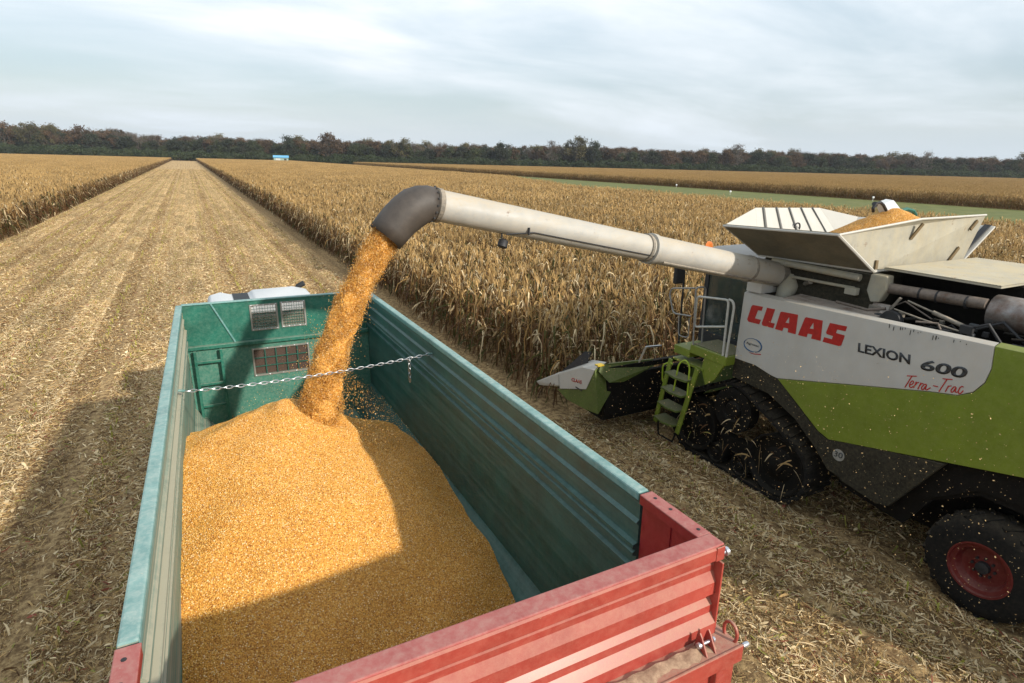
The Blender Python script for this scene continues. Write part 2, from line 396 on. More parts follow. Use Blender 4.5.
for k in range(4): lm.append(litter_patch(f'litter dense {k}',PW,PL,1450,.12,True,zmax=.09,pale=.46))
for k in range(4): lm.append(litter_patch(f'litter medium {k}',PW,PL,1100,.20,True,zmax=.07,pale=.34))
for k in range(4): lm.append(litter_patch(f'litter sparse {k}',PW,PL,640,.34,k%2==0,zmax=.045,pale=.2))
pts=[];rot=[];idx=[];scl=[]
ncol=int(round((EDGE_R+6.2-EDGE_L)/PW))
colrng=np.random.default_rng(21)
for ci_ in range(ncol+1):
    x=EDGE_L-.1+ci_*PW
    typ=[1,0,2,1,1,2,0,1,0,2,1,0,0,1,2,1,0,1,2,0,1,0,1,2,0,1,0,2,1,1][ci_%30]
    ymax=230 if x<EDGE_R-.7 else 9.5
    for j in range(int((ymax+6)/PL)):
        y=-6+j*PL
        if y>140: 
            if (ci_+j)%2: continue
        flip=rng.random()<.5
        z=float(ground_z(np.array(x+.375),np.array(y+1.5)))
        pts.append((x+(PW if flip else 0),y+(PL if flip else 0),z)); rot.append((0,0,math.pi if flip else 0)); scl.append(1)
        t2=typ
        idx.append(t2*4+rng.integers(4))
lit=scatter('stubble_litter',pts,rot,scl,idx,lm)
tag(lit,'chopped maize stalks, husks and short stubble strewn over the harvested lane','crop litter',kind='stuff')

# ---------------------------------------------------------------- standing maize
def corn_plants(name,W,L,near,mat,h0=1.98,orange=0):
    s=Strips(); rows=int(W/.75); per=int(L/.19)
    bx=[];by=[]
    for r in range(rows):
        for k in range(per): bx.append(.3+.75*r+rng.normal(0,.05)); by.append((k+rng.random()*.7)*L/per)
    B=np.stack([bx,by,np.zeros(len(bx))],-1); n=len(B); H=h0*(1+rng.normal(0,.06,n)); lean=np.stack([rng.normal(0,.06,n),rng.normal(0,.06,n),np.ones(n)],-1)
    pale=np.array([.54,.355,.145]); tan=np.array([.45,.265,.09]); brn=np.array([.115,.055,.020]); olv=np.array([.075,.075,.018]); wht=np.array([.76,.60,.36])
    if orange: pale=np.array([.46,.30,.12]);wht=np.array([.50,.36,.18]); tan=np.array([.36,.21,.07])
    t=np.linspace(0,1,3)[None,:,None]
    P=B[:,None]+lean[:,None]*H[:,None,None]*.9*t
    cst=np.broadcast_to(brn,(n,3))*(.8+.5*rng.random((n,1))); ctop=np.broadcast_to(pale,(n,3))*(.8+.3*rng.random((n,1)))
    ang=rng.random(n)*np.pi
    for k in ((0,1) if near else (0,)):
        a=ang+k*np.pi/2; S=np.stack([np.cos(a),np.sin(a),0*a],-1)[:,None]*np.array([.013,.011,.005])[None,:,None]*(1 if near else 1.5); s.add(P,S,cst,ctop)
    nl=17 if near else 8
    kk=6 if near else 4
    plane=rng.random(n)*np.pi
    for j in range(nl):
        f=(j+.6)/nl; zb=(.12+.82*f)*H*.93
        a=plane+(j%2)*np.pi+rng.normal(0,.55,n)
        ln=(.55+.35*np.sin(np.pi*min(1,f*1.05)))*(.7+.5*rng.random(n))*(.8 if f>.85 else 1)
        d=np.stack([np.cos(a),np.sin(a),0*a],-1)
        u=np.linspace(0,1,kk)[None]
        rise=(.30+.25*rng.random(n))[:,None] if f>.6 else (.18*rng.random(n))[:,None]
        broken=(rng.random(n)<.42)[:,None]
        droop=np.where(broken,1.2,.55)*(.6+.7*rng.random((n,1)))*(1.2-.6*f)
        reach=np.where(broken,.38,.72)
        droop=droop*(.75 if f>.7 else 1.0); hx=ln[:,None]*reach*(1-(1-u)**1.7); hz_=ln[:,None]*(rise*np.sin(np.pi*np.minimum(1,u*1.3))-droop*u**1.6*.8)
        Pb=B+lean*zb[:,None]
        P=Pb[:,None]+d[:,None]*hx[...,None]; P[...,2]+=hz_; P[...,2]=np.maximum(P[...,2],.03)
        P+=rng.normal(0,.028,(n,kk,3))*u[...,None]
        tw=rng.normal(0,1.0,n)[:,None]*u+rng.normal(0,.3,n)[:,None]
        sd=np.stack([-np.sin(a),np.cos(a),0*a],-1)[:,None]*np.cos(tw)[...,None]+np.array([0,0,1])*np.sin(tw)[...,None]
        wd=np.interp(u[0],[0,.25,.7,1],[.013,.021,.017,.002])*(1 if near else 1.7)
        S=sd*wd[None,:,None]*(.7+.5*rng.random(n))[:,None,None]
        mixv=np.clip(f*2.9-1.95+rng.normal(0,.22,n),0,1)[:,None]  # lower leaves browner, and deepened to paint in shade on the field's edge
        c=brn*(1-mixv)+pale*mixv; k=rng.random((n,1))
        c=np.where(k<.34*(1.15-f),olv+0*c,c); c=np.where((k>.80)&(f>.45),tan+0*c,c); c=np.where((k>.93)|((k>.85)&(f>.6)),wht+0*c,c)
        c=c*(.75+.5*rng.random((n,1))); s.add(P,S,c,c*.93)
    # cob in its husk and tassel
    a=rng.random(n)*2*np.pi; zb=H*(.42+.08*rng.random(n)); d=np.stack([np.cos(a)*.5,np.sin(a)*.5,-.7*np.ones(n)],-1)
    P=(B+np.stack([0*a,0*a,zb],-1))[:,None]+d[:,None]*(np.linspace(0,.24,4)[None,:,None])
    for k in ((0,1) if near else (0,)):
        aa=a+np.pi/2*(1-k); sd=np.stack([np.cos(aa),np.sin(aa),0*aa],-1) if k==0 else np.cross(d,np.stack([-np.sin(a),np.cos(a),0*a],-1))
        s.add(P,sd[:,None]*np.array([.015,.032,.028,.006])[None,:,None],np.broadcast_to(wht*.85,(n,3)))
    for j in range(5 if near else 3):
        a=rng.random(n)*2*np.pi; d=np.stack([np.cos(a)*.35,np.sin(a)*.35,np.ones(n)],-1)
        base=B+lean*(H*.88)[:,None]; P=base[:,None]+d[:,None]*(np.linspace(0,.26,3)[None,:,None]); P[:,2,2]-=.04
        s.add(P,np.stack([-np.sin(a),np.cos(a),0*a],-1)[:,None]*np.array([.006,.007,.004])[None,:,None]*(1.2 if near else 2.2),np.broadcast_to(pale,(n,3))*(.8+.3*rng.random((n,1))))
    return s.mesh(name,mat)
corn_mat=leafy('dry maize leaves',.65,.28); corn_mat2=leafy('far maize leaves',.7,.25,hue=(.40,.25,.09,.25))
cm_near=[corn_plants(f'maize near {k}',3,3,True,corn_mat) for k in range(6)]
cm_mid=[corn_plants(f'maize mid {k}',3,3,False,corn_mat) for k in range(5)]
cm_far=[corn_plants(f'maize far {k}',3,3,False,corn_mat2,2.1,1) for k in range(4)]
TREE_D=452.0
def in_view(x,y,margin=12):
    d=x*fh[0]+y*fh[1]; s_=x*rh[0]+y*rh[1]
    return (d<TREE_D-14) and (d>-6) and abs(s_)<(max(d,0)*.93+margin)
def maize(name,cells,near,far,nd,label):
    P=[];Rr=[];S=[];I=[]
    for (x,y,sn) in cells:
        flip=rng.random()<.5
        P.append((x+(3 if flip else 0),y+(3 if flip else 0),0)); Rr.append((0,0,math.pi if flip else 0)); S.append((1,1,.97+.07*rng.random()))
        I.append(rng.integers(len(near)) if sn else len(near)+rng.integers(len(far)))
    ob=scatter(name,P,Rr,S,I,near+far); tag(ob,label,'maize field',kind='stuff'); return ob
cells=[]
for ix in range(31):
    x=EDGE_R+3*ix
    for iy in range(-8,230):
        y=9.6+3*iy
        if ix<2 and iy<0: continue
        if ix>=15+min(5,max(0,(y-80)/10)): continue
        if not in_view(x+1.5,y+1.5): continue
        dd=math.hypot(x,y); cells.append((x,y,dd<48))
maize('maize_field',cells,cm_near,cm_mid,48,'wide field of standing dry maize being cut by the green and white harvester').name='maize_field'
cells=[]
for ix in range(110):
    x=EDGE_L-3-3*ix
    for iy in range(0,215):
        y=3*iy
        if in_view(x+1.5,y+1.5): cells.append((x,y,math.hypot(x,y)<48))
maize('maize_field',cells,cm_near,cm_mid,48,'block of standing dry maize along the far left edge of the harvested lane')
cells=[]
for ix in range(190):
    x=STRIP1+3*ix
    for iy in range(-70,150):
        y=3*iy
        if in_view(x+1.5,y+1.5,20): cells.append((x,y,False))
maize('maize_field',cells,cm_far[:1],cm_far[1:],0,'orange-brown maize field beyond the green grass strip')

# ---------------------------------------------------------------- trees
bark=flat('bark',(.09,.07,.055),.9)
leaf_mat=leafy('tree foliage',.8,.2)
def tree_meshes(kind,k):
    r=np.random.default_rng(100+k)
    H,cw,c0,c1,dens,bare={'brown':(17,4.6,(.085,.056,.034),(.145,.090,.048),1,.25),'green':(15,4.8,(.035,.048,.020),(.075,.085,.035),1.2,0),'bare':(18,4.2,(.11,.09,.07),(.17,.14,.11),.6,1),
        'dark':(16,5.0,(.022,.030,.018),(.05,.06,.035),1.2,.1),'bush':(7,5.0,(.035,.055,.022),(.075,.09,.04),1.2,0),'olive':(19,6.2,(.08,.075,.03),(.14,.12,.055),1.1,.2)}[kind]
    mb=MB(); lean=r.normal(0,.3,2)
    th=H*(.55 if kind!='bush' else .3)
    mb.tube([(0,0,-.3),(lean[0]*.4,lean[1]*.4,th*.5),(lean[0],lean[1],th),(lean[0]*1.5,lean[1]*1.5,H*.88)],[.32,.25,.16,.04],6)
    cl=[]
    nb=20 if kind!='bush' else 12
    for j in range(nb):
        a=r.random()*6.283; zf=(.35+.6*(j+.5)/nb) if kind!='bush' else (.15+.7*r.random()); rad=cw*math.sin(math.pi*min(1,max(.1,(zf-.12)/.92)))**.7*(.55+.5*r.random())
        e=Vector((math.cos(a)*rad,math.sin(a)*rad,H*zf+r.normal()*.4)); s0=Vector((lean[0],lean[1],max(.4,e.z-rad*.9-1)))
        mb.tube([s0,(s0+e)/2+Vector((0,0,.3)),e],[.11,.07,.02],4)
        if kind=='bare' or bare:
            for q in range(5):
                f=e+Vector((r.normal(),r.normal(),r.random()*1.5))*1.2; mb.tube([(s0+e)/2,e*.6+f*.4,f],[.05,.03,.01],3,False)
        cl.append((e,r.uniform(1.1,2.1)))
    cl.append((Vector((lean[0],lean[1],H*.9)),1.6))
    tv=mb
    s=Strips()
    for (e,rad) in cl:
        n=int(110*dens); P0=np.array(e)+r.normal(0,1,(n,3))*rad*np.array([.62,.62,.5])
        d=r.normal(0,1,(n,3)); d/=np.linalg.norm(d,axis=1)[:,None]; q=np.cross(d,r.normal(0,1,(n,3))); q/=np.linalg.norm(q,axis=1)[:,None]
        sz=r.uniform(.12,.34,n)*(.7 if kind=='bare' else 1)
        P=np.stack([P0-d*sz[:,None],P0+d*sz[:,None]],1); S=np.stack([q*sz[:,None]*.7]*2,1)
        m=r.random(); c=(np.array(c0)*(1-m)+np.array(c1)*m)*(.7+.6*r.random((n,1))); s.add(P,S,c)
    return tv,s
TREES={}
for k,kind in enumerate(['brown','brown','green','bare','dark','bush','olive','bush','brown','dark','bare','olive']):
    tv,s=tree_meshes(kind,k); lm_=s.mesh(f'crown {k}',leaf_mat)
    tm=bpy.data.meshes.new(f'trunk {k}'); tm.from_pydata(tv.v,[],tv.f); tm.materials.append(bark)
    TREES[k]=(kind,tm,lm_)
def joined(k):
    kind,tm,lm_=TREES[k]; nv=len(tm.vertices); V0=np.empty(nv*3); tm.vertices.foreach_get('co',V0); V0=V0.reshape(-1,3)
    V1=np.empty(len(lm_.vertices)*3); lm_.vertices.foreach_get('co',V1); V1=V1.reshape(-1,3)
    fs=[tuple(p.vertices) for p in tm.polygons]+[tuple(i+nv for i in p.vertices) for p in lm_.polygons]
    me=bpy.data.meshes.new(f'tree {k}'); me.from_pydata([tuple(v) for v in np.concatenate([V0,V1])],[],fs)
    c=np.ones((nv+len(V1),4),np.float32); c[:nv,:3]=(.09,.07,.055); src=np.empty(len(V1)*4,np.float32); lm_.color_attributes['Col'].data.foreach_get('color',src); c[nv:]=src.reshape(-1,4)
    a=me.color_attributes.new('Col','FLOAT_COLOR','POINT'); a.data.foreach_set('color',c.ravel()); me.materials.append(leaf_mat); return me
jm=[joined(k) for k in range(12)]
P=[];Rr=[];S=[];I=[]
trng=np.random.default_rng(5)
# height of the wood's silhouette along its length: (sideways metres, height factor)
prof=[(-430,1.35),(-400,1.25),(-370,1.30),(-345,1.15),(-320,1.22),(-290,.98),(-230,1.0),(-180,.95),(-120,1.02),(-80,.93),(-30,.96),(-10,.92),(40,.98),(100,.97),(150,1.0),(200,.97),(260,.93),(300,.97),(340,.92),(430,.93)]
def hf(s_): return float(np.interp(s_,[a for a,_ in prof],[b for _,b in prof]))
for row in range(-1,6):
    s_=-470.0
    while s_<470:
        s_+=trng.uniform(2.6,5.2); d=TREE_D+row*8+trng.normal(0,2.5)
        p=fh*d+rh*s_
        if row==-1: s_-=1.2; k=trng.choice([5,7])
        elif row==0: k=trng.choice([5,7,2,4,9,0,5],p=[.24,.2,.14,.12,.1,.1,.1])
        elif row==1: k=trng.choice([0,1,2,4,9,8,3])
        else: k=trng.choice([0,1,3,8,10,4,9,6,11],p=[.16,.16,.13,.16,.08,.1,.1,.05,.06])
        sc_=hf(s_)*trng.uniform(.66,1.10)*(.95 if row<4 else 1.0)
        P.append((p[0],p[1],0)); Rr.append((0,0,trng.random()*6.28)); S.append((sc_*1.1,sc_*1.1,sc_)); I.append(k)
wood=scatter('far_wood',P,Rr,S,I,jm); tag(wood,'dark mixed autumn wood closing the fields along the horizon','wood',kind='stuff')
def tree(px,dist,k,sc_,name,label,wide=1.0):
    s_=(px-512)/580*dist*.985; p=fh*dist+rh*s_; kind,tm,lm_=TREES[k]
    t=thing(name,(p[0],p[1],0),label,'tree','trees standing out of the far wood'); t.rotation_euler=(0,0,px*.7); t.scale=(sc_*wide,sc_*wide,sc_)
    for nm,m in (('trunk',tm),('crown',lm_)):
        o=bpy.data.objects.new(nm,m); C.objects.link(o); o.parent=t
tree(18,448,0,1.42,'broadleaf_tree','reddish-brown broad tree at the far left end of the wood')
tree(44,450,11,1.30,'broadleaf_tree','tall olive round-headed tree rising above the wood at far left, the tallest there')
tree(62,452,6,1.22,'broadleaf_tree','narrow olive-grey tree just right of the tallest far-left tree',.75)
tree(92,450,8,1.32,'broadleaf_tree','brown flat-topped tree above the wood left of the harvested lane',1.1)
tree(146,450,3,1.05,'bare_tree','thin bare tree in the wood just left of where the lane ends')
tree(330,446,1,1.28,'broadleaf_tree','rusty brown wide tree above the wood, right of the blue-roofed shed',1.2)
tree(292,446,4,1.15,'broadleaf_tree','dark green tree right behind the blue-roofed shed')
tree(402,447,6,1.0,'broadleaf_tree','grey-brown rounded tree over the wood, between shed and spout')
tree(498,446,9,1.12,'broadleaf_tree','dark compact tree over the wood right above the auger spout')
tree(547,446,10,1.14,'bare_tree','pale-stemmed bare tree left of the big olive crown')
tree(570,447,11,1.26,'broadleaf_tree','big olive broad-crowned tree, the tallest in the middle of the wood',1.15)
tree(587,447,4,1.25,'broadleaf_tree','dark green tree at the right shoulder of the big olive crown',.8)
tree(722,449,10,1.18,'broadleaf_tree','grey-brown tree standing above the wood over the grain tank flaps',1.3)
tree(905,449,3,1.08,'bare_tree','grey bare-topped tree above the wood at upper right',1.2)
tree(1000,449,6,1.02,'broadleaf_tree','dark rounded tree above the wood near the right end',.8)
tree(1001,405,5,.6,'small_tree','small lone dark tree standing in the maize before the right end of the wood',.42)

# shed with a blue roof in front of the wood
shx=(288-512)/580*432; sp=fh*430+rh*shx
shed=thing('farm_shed',(sp[0],sp[1],0),'small pale green shed with a bright blue roof before the far wood','shed'); shed.rotation_euler=(0,0,-yaw+.35)
MB().box((-4.8,-3,0),(4.8,3,4.0)).build('wall',flat('shed wall',(.30,.42,.36),.8),shed)
mb=MB(); mb.slab([(-5.2,-3.6,3.8),(5.2,-3.6,3.8),(5.2,0,5.2),(-5.2,0,5.2)],.15); mb.slab([(-5.2,3.6,3.8),(5.2,3.6,3.8),(5.2,0,5.21),(-5.2,0,5.21)],-.15); mb.build('roof',flat('blue roof sheet',(.14,.42,.70),.4),shed)
MB().box((-3.5,-3.06,.02),(-.5,-3.0,3.4)).build('door',flat('shed door',(.55,.58,.55),.7),shed)
MB().box((2,-3.05,2.0),(3.6,-3.0,3.2)).build('window',flat('shed window',(.04,.05,.06),.2),shed)

# small white markers on the grass strip
wm=flat('white plastic',(.8,.8,.78),.5)
for (x,y,lab) in ((87.6,78.2,'small white marker on the grass strip above the front grain tank flap'),(101.0,106.4,'small white marker far along the grass strip, left of the other one'),(100.9,59.7,'small white marker on the grass strip above the dark cable on the grain')):
    t=thing('marker_stake',(x,y,0),lab,'marker','white markers on the grass strip')
    MB().tube([(0,0,0),(0,0,.55)],.025,8).build('stake',wm,t); MB().lathe((0,0,.5),(0,0,1),[(0,.10),(.03,.16),(.25,.17),(.32,.11),(.33,.02)],12).build('cap',wm,t,smooth=50)


# ================================================================ trailer
teal=paint('teal paint',(.012,.135,.095),.42,dust=.55,dustcol=(.30,.34,.26),base_dust=.10,var=.25)
teal_shaded=paint('shaded teal wall paint',(.010,.080,.068),.40,dust=.22,dustcol=(.22,.28,.25),base_dust=.05,streak=.22,streakmap=(7,.18,13),var=.3)  # darker copy of the teal: shade on the right wall put into the colour
teal_sunlit_dusty=paint('sunlit worn teal wall',(.05,.20,.165),.5,dust=.6,dustcol=(.40,.36,.26),base_dust=.08,streak=.95,streakmap=(7,.10,24),var=.25)  # paler copy: sunlight on the left wall put into the colour, plus dust streaks
teal_rim=paint('dusty teal rim',(.11,.29,.275),.5,dust=.35,dustcol=(.50,.52,.46),base_dust=.18,spots=.8,var=.2)
teal_low=paint('dusty teal board',(.04,.175,.13),.5,dust=.5,dustcol=(.30,.34,.26),base_dust=.22,var=.15)
red=paint('red paint',(.36,.050,.036),.42,dust=1.0,dustcol=(.38,.225,.155),base_dust=.10,clear=.3,spots=.25,var=.18)
redin=paint('red inner paint',(.33,.02,.028),.4,dust=.6,dustcol=(.42,.24,.20),base_dust=.04,var=.2)
redrim=paint('dusty red rim',(.36,.055,.05),.45,dust=.5,dustcol=(.40,.22,.185),base_dust=.22,spots=.6,var=.15)
steel=flat('galvanised steel',(.55,.56,.57),.35,.9); bolt_m=flat('zinc bolt',(.6,.62,.66),.3,.8)
darkm=flat('dark steel',(.03,.03,.032),.6,.3); rubber=paint('rubber',(.014,.0135,.013),.85,dust=.5,dustcol=(.09,.07,.045),base_dust=.10,var=.2)
chassis_m=flat('chassis paint',(.05,.05,.052),.6)
dirt_m,ntd,bd=base_mat('caked dust'); ntd.links.new(mixc(ntd,mrange(ntd,noise(ntd,22,8,.8),.35,.65),(.20,.12,.075),(.46,.32,.21)),bd.inputs['Base Color']); bd.inputs['Roughness'].default_value=.95

yw_,pt_=R_(.81),R_(1.24)
td=Vector((math.sin(yw_)*math.cos(pt_),math.cos(yw_)*math.cos(pt_),-math.sin(pt_))); tr_=Vector((math.cos(yw_),-math.sin(yw_),0)); tu=tr_.cross(td)
RC=Vector((2.05,1.588,3.268)); TS=(1.25,-3.4,3.19)
TB=RC+tr_*(-TS[0])+td*(-TS[1])+tu*(-TS[2])
TM=Matrix(((tr_.x,td.x,tu.x,TB.x),(tr_.y,td.y,tu.y,TB.y),(tr_.z,td.z,tu.z,TB.z),(0,0,0,1)))
trailer=thing('grain_trailer',(0,0,0),'long teal tipping trailer with red tailgate, heaped with yellow maize','trailer'); trailer.matrix_world=TM
def tb(mb,name,mat,parent=None,**k): return mb.build(name,mat,parent or trailer,off=TS,**k)
def tbx(mb,name,mat,parent=None,**k): return explode(mb,name,mat,parent or trailer,off=TS,**k)
LEN=6.82; FLOOR=-1.80
inner=[(-.066,0),(-.066,-.045),(-.055,-.06),(-.055,-.165),(-.075,-.185),(-.055,-.205),(-.055,-.315),(-.085,-.325),(-.085,-.35),(-.06,-.36),(-.085,-.375),(-.085,-.39),(-.055,-.405),(-.055,-.47),(-.08,-.48),(-.08,-.515),(-.055,-.53),(-.055,-1.42),(-.34,FLOOR)]
outer=[(-.30,FLOOR-.06),(-.0,-1.44),(-.0,-.08),(-.0,0)]
def wall(sx,y0,y1,name,mat,skip_rim=True):
    prof=inner+outer
    if sx<0: prof=[(-2.5-x,z) for x,z in prof]
    mb=MB().prism([(x,z) for x,z in prof],y0,y1,1); return tb(mb,name,mat)
rw=wall(1,.545,LEN,'side_wall',teal_shaded); lw=wall(-1,.545,LEN,'side_wall',teal_sunlit_dusty)
for sx,par in ((1,rw),(-1,lw)):
    x0,x1=(-.070,.006) if sx>0 else (-2.506,-2.430)
    mb=MB().box((x0,.55,-.05),(x1,LEN,.006)); tb(mb,'rim',teal_rim,par,bevel=.012)
    # outside ribs
    xo=.0 if sx>0 else -2.5
    mb=MB()
    for k in range(8): mb.box((xo,.7+k*.85,-1.44),(xo+.05*sx,.78+k*.85,-.30))
    mb.box((xo,.55,-1.50),(xo+.07*sx,LEN,-1.44)); tbx(mb,'outer_rib',teal_shaded,par)
MB_f=MB().box((-2.2,.02,FLOOR-.05),(-.30,LEN,FLOOR+.004)); tb(MB_f,'floor',teal_low)
# headboard with mesh windows
def board_with_holes(x0,x1,z0,z1,holes,y0,y1):
    xs_=sorted({x0,x1,*[h[0] for h in holes],*[h[1] for h in holes]}); zs_=sorted({z0,z1,*[h[2] for h in holes],*[h[3] for h in holes]})
    mb=MB()
    for a,b in zip(xs_,xs_[1:]):
        for c,d in zip(zs_,zs_[1:]):
            if any(h[0]<=a and b<=h[1] and h[2]<=c and d<=h[3] for h in holes): continue
            mb.add([(a,y0,c),(b,y0,c),(b,y0,d),(a,y0,d)],[(0,1,2,3)]); mb.add([(a,y1,c),(b,y1,c),(b,y1,d),(a,y1,d)],[(0,3,2,1)])
    for h in holes:
        for (p,q) in (((h[0],h[2]),(h[1],h[2])),((h[1],h[2]),(h[1],h[3])),((h[1],h[3]),(h[0],h[3])),((h[0],h[3]),(h[0],h[2]))):
            mb.add([(p[0],y0,p[1]),(q[0],y0,q[1]),(q[0],y1,q[1]),(p[0],y1,p[1])],[(0,1,2,3)])
    mb.add([(x0,y0,z1),(x1,y0,z1),(x1,y1,z1),(x0,y1,z1)],[(0,1,2,3)])
    mb.add([(x0,y0,z0),(x1,y0,z0),(x1,y1,z0),(x0,y1,z0)],[(0,1,2,3)])
    return mb
HB=6.80
w1=(-1.62,-1.31,-.40,-.08); w2=(-1.23,-.94,-.39,-.07); w3=(-1.65,-.94,-1.05,-.69)
hbu=tb(board_with_holes(-2.44,-.06,-.55,.0,[w1,w2],HB,HB+.04),'headboard',teal,fixn=False)
hbl=tb(board_with_holes(-2.44,-.06,FLOOR,-.60,[w3],HB-.02,HB+.03),'lower_headboard',teal_low,fixn=False)
mb=MB().box((-2.44,HB-.07,-.60),(-.06,HB+.05,-.55)); tb(mb,'ledge',teal,hbu,bevel=.006)
mb=MB().box((-2.44,HB-.02,-.004),(-.06,HB+.06,.012)); tb(mb,'top_edge',teal_rim,hbu,bevel=.004)
mb=MB().bar((-2.10,HB-.008,0.0),(-1.86,HB-.008,-.55),.018,.02,(0,1,0)); mb.bar((-.36,HB-.008,0),(-.60,HB-.008,-.55),.018,.02,(0,1,0)); tbx(mb,'seam_strip',teal_rim,hbu)
mb=MB().box((-2.44,HB+.03,FLOOR-.1),(-2.36,HB+.12,0)).box((-.14,HB+.03,FLOOR-.1),(-.06,HB+.12,0)).box((-1.3,HB+.05,FLOOR-.1),(-1.22,HB+.12,-.45)); tbx(mb,'post',teal_shaded)
wiremat=flat('mesh wire',(.02,.12,.09),.5,.2); alu=flat('aluminium frame',(.36,.36,.33),.45,.6)
pane_m,ntp,bp_=base_mat('tinted pane'); bp_.inputs['Base Color'].default_value=(.11,.075,.06,1); bp_.inputs['Alpha'].default_value=.62; bp_.inputs['Roughness'].default_value=.35
pane_c,ntp,bp_=base_mat('dusty clear pane'); bp_.inputs['Base Color'].default_value=(.42,.38,.30,1); bp_.inputs['Alpha'].default_value=.30; bp_.inputs['Roughness'].default_value=.4
def window(h,nx_,nz,par,y,pane,wr=.004):
    f=MB(); t=.022
    f.box((h[0]-t,y-.014,h[2]-t),(h[1]+t,y-.002,h[2])); f.box((h[0]-t,y-.014,h[3]),(h[1]+t,y-.002,h[3]+t)); f.box((h[0]-t,y-.014,h[2]),(h[0],y-.002,h[3])); f.box((h[1],y-.014,h[2]),(h[1]+t,y-.002,h[3]))
    o=tb(f,'window',alu)
    m=MB()
    for k in range(1,nx_): x=h[0]+(h[1]-h[0])*k/nx_; m.box((x-wr,y-.010,h[2]),(x+wr,y-.003,h[3]))
    for k in range(1,nz): z=h[2]+(h[3]-h[2])*k/nz; m.box((h[0],y-.017,z-wr),(h[1],y-.010,z+wr))
    tb(m,'mesh',wiremat,o); tb(MB().box((h[0],y+.012,h[2]),(h[1],y+.016,h[3])),'pane',pane,o)
    r=MB()
    for k in range(5):
        for z in (h[2]-t/2,h[3]+t/2):
            x=h[0]+(h[1]-h[0])*k/4; r.lathe((x,y-.022,z),(0,1,0),[(0,.002),(.003,.008),(.009,.008)],8)
    tbx(r,'rivet',bolt_m,o)
window(w1,9,8,hbu,HB,pane_c,.0022); window(w2,9,8,hbu,HB,pane_c,.0022); window(w3,5,3,hbl,HB-.02,pane_m,.006)
lad=tb(MB().bar((-2.36,HB-.10,-.60),(-2.36,HB-.10,-1.7),.035,.035,(0,1,0)).bar((-2.05,HB-.10,-.60),(-2.05,HB-.10,-1.7),.035,.035,(0,1,0)).box((-2.375,HB-.10,-.66),(-2.345,HB-.02,-.63)).box((-2.065,HB-.10,-.66),(-2.035,HB-.02,-.63)),'ladder',teal,bevel=.005)
for k in range(3): tb(MB().bar((-2.345,HB-.10,-.76-.31*k),(-2.065,HB-.10,-.76-.31*k),.03,.035),'rung',teal,lad,bevel=.005)

# red tailgate with short red side returns
rim_prof=[(.0,-.0)]
gz=.86
gp=[(.060,0.0),(-.028,0.0),(-.034,-.012),(-.034,-.07),(-.024,-.082),(.0,-.086),(-.010,-.110),(-.010,-.142),(-.034,-.195),(-.034,-.262),(-.006,-.285),(-.006,-.300),(-.028,-.330),(-.028,-.372),(-.060,-.415),(-.060,-.478),(.03,-.478),(.03,-.09),(.060,-.07)]
mb=MB().prism([(y+.030,z) for y,z in gp],-2.47,-.03,0)
gate=tb(mb,'tailgate',red)
tb(MB().box((-2.50,-.002,.0),(.0,.092,.012)),'top_rail',redrim,gate,bevel=.008)
for sx in (1,-1):
    X_=lambda x: x if sx>0 else -2.5-x
    pts_=[(.0,0),(-.076,0),(-.076,-.05),(-.05,-.06),(-.05,-.56),(.0,-.56)]
    tb(MB().prism([(X_(x),z) for x,z in pts_],.0 if sx<0 else .09,.53,1),'side_return',redin,gate)
    tb(MB().box((X_(-.080),.0925,.0),(X_(.006),.53,.010)),'return_rim',redrim,gate,bevel=.006)
    tb(MB().box((X_(-.03),-.03,-.56),(X_(-.018),.09,-.075)).box((X_(-.05),-.008,-.075),(X_(.002),.0,-.0)),'corner_post',red,gate,bevel=.003)
    b=MB()
    for y in (.14,.34,.46): b.lathe((X_(-.03),y,.008),(0,0,1),[(0,.010),(.004,.010),(.006,.002)],8)
    tbx(b,'bolt_hole',darkm,gate)
    tbx(MB().lathe((X_(.0),.02,-.06),(sx,0,0),[(0,.012),(.03,.012),(.032,.022),(.05,.022),(.052,.004)],10).lathe((X_(.012),.30,-.06),(sx,0,0),[(0,.008),(.02,.014),(.03,.003)],8),'bolt',bolt_m,gate,smooth=40)
tb(MB().box((-.056,.30,-.56),(-.050,.308,-.05)),'panel_seam',redin,gate)
# ledge under the gate, lower gate and its posts
lg=MB().box((-2.56,-.145,-.515),(.035,.04,-.478)); low=tb(lg,'ledge',red,bevel=.004)
tb(MB().box((-2.56,-.157,-.565),(.04,-.143,-.473)),'edge_strip',red,low,bevel=.004)
# caked dust on the ledge: an uneven thin layer
g_=MB(); nn_=70; vv=[];ff=[]
for i_ in range(nn_+1):
    x=-2.45+2.36*i_/nn_; wv=.075+.018*math.sin(i_*.9)+.012*math.sin(i_*2.3)+random.uniform(-.008,.008)
    for j_ in range(5):
        y=-.060-wv*(j_/4)*.8; vv.append((x,y,-.4765+.012*math.sin(math.pi*min(.98,j_/4*.5+.5))*(1+.5*math.sin(i_*1.7+j_))+(.0 if j_<4 else -.003)))
for i_ in range(nn_):
    for j_ in range(4): a_=i_*5+j_; ff.append((a_,a_+1,a_+6,a_+5))
g_.add(vv,ff); tb(g_,'caked_dust',dirt_m,low,smooth=60)
lowg=tb(MB().prism([(-.10,-.515),(-.10,-.78),(-.13,-.82),(-.13,-1.0),(-.10,-1.04),(-.10,-1.3),(-.13,-1.34),(-.13,-1.6),(-.10,-1.64),(-.10,-1.86),(-.05,-1.86),(-.05,-.515)],-2.42,-.10,0),'lower_tailgate',red)
for x0 in (-.10,-2.54): tb(MB().box((x0,-.135,-1.9),(x0+.12,.10,-.515)),'post',red,low,bevel=.01)
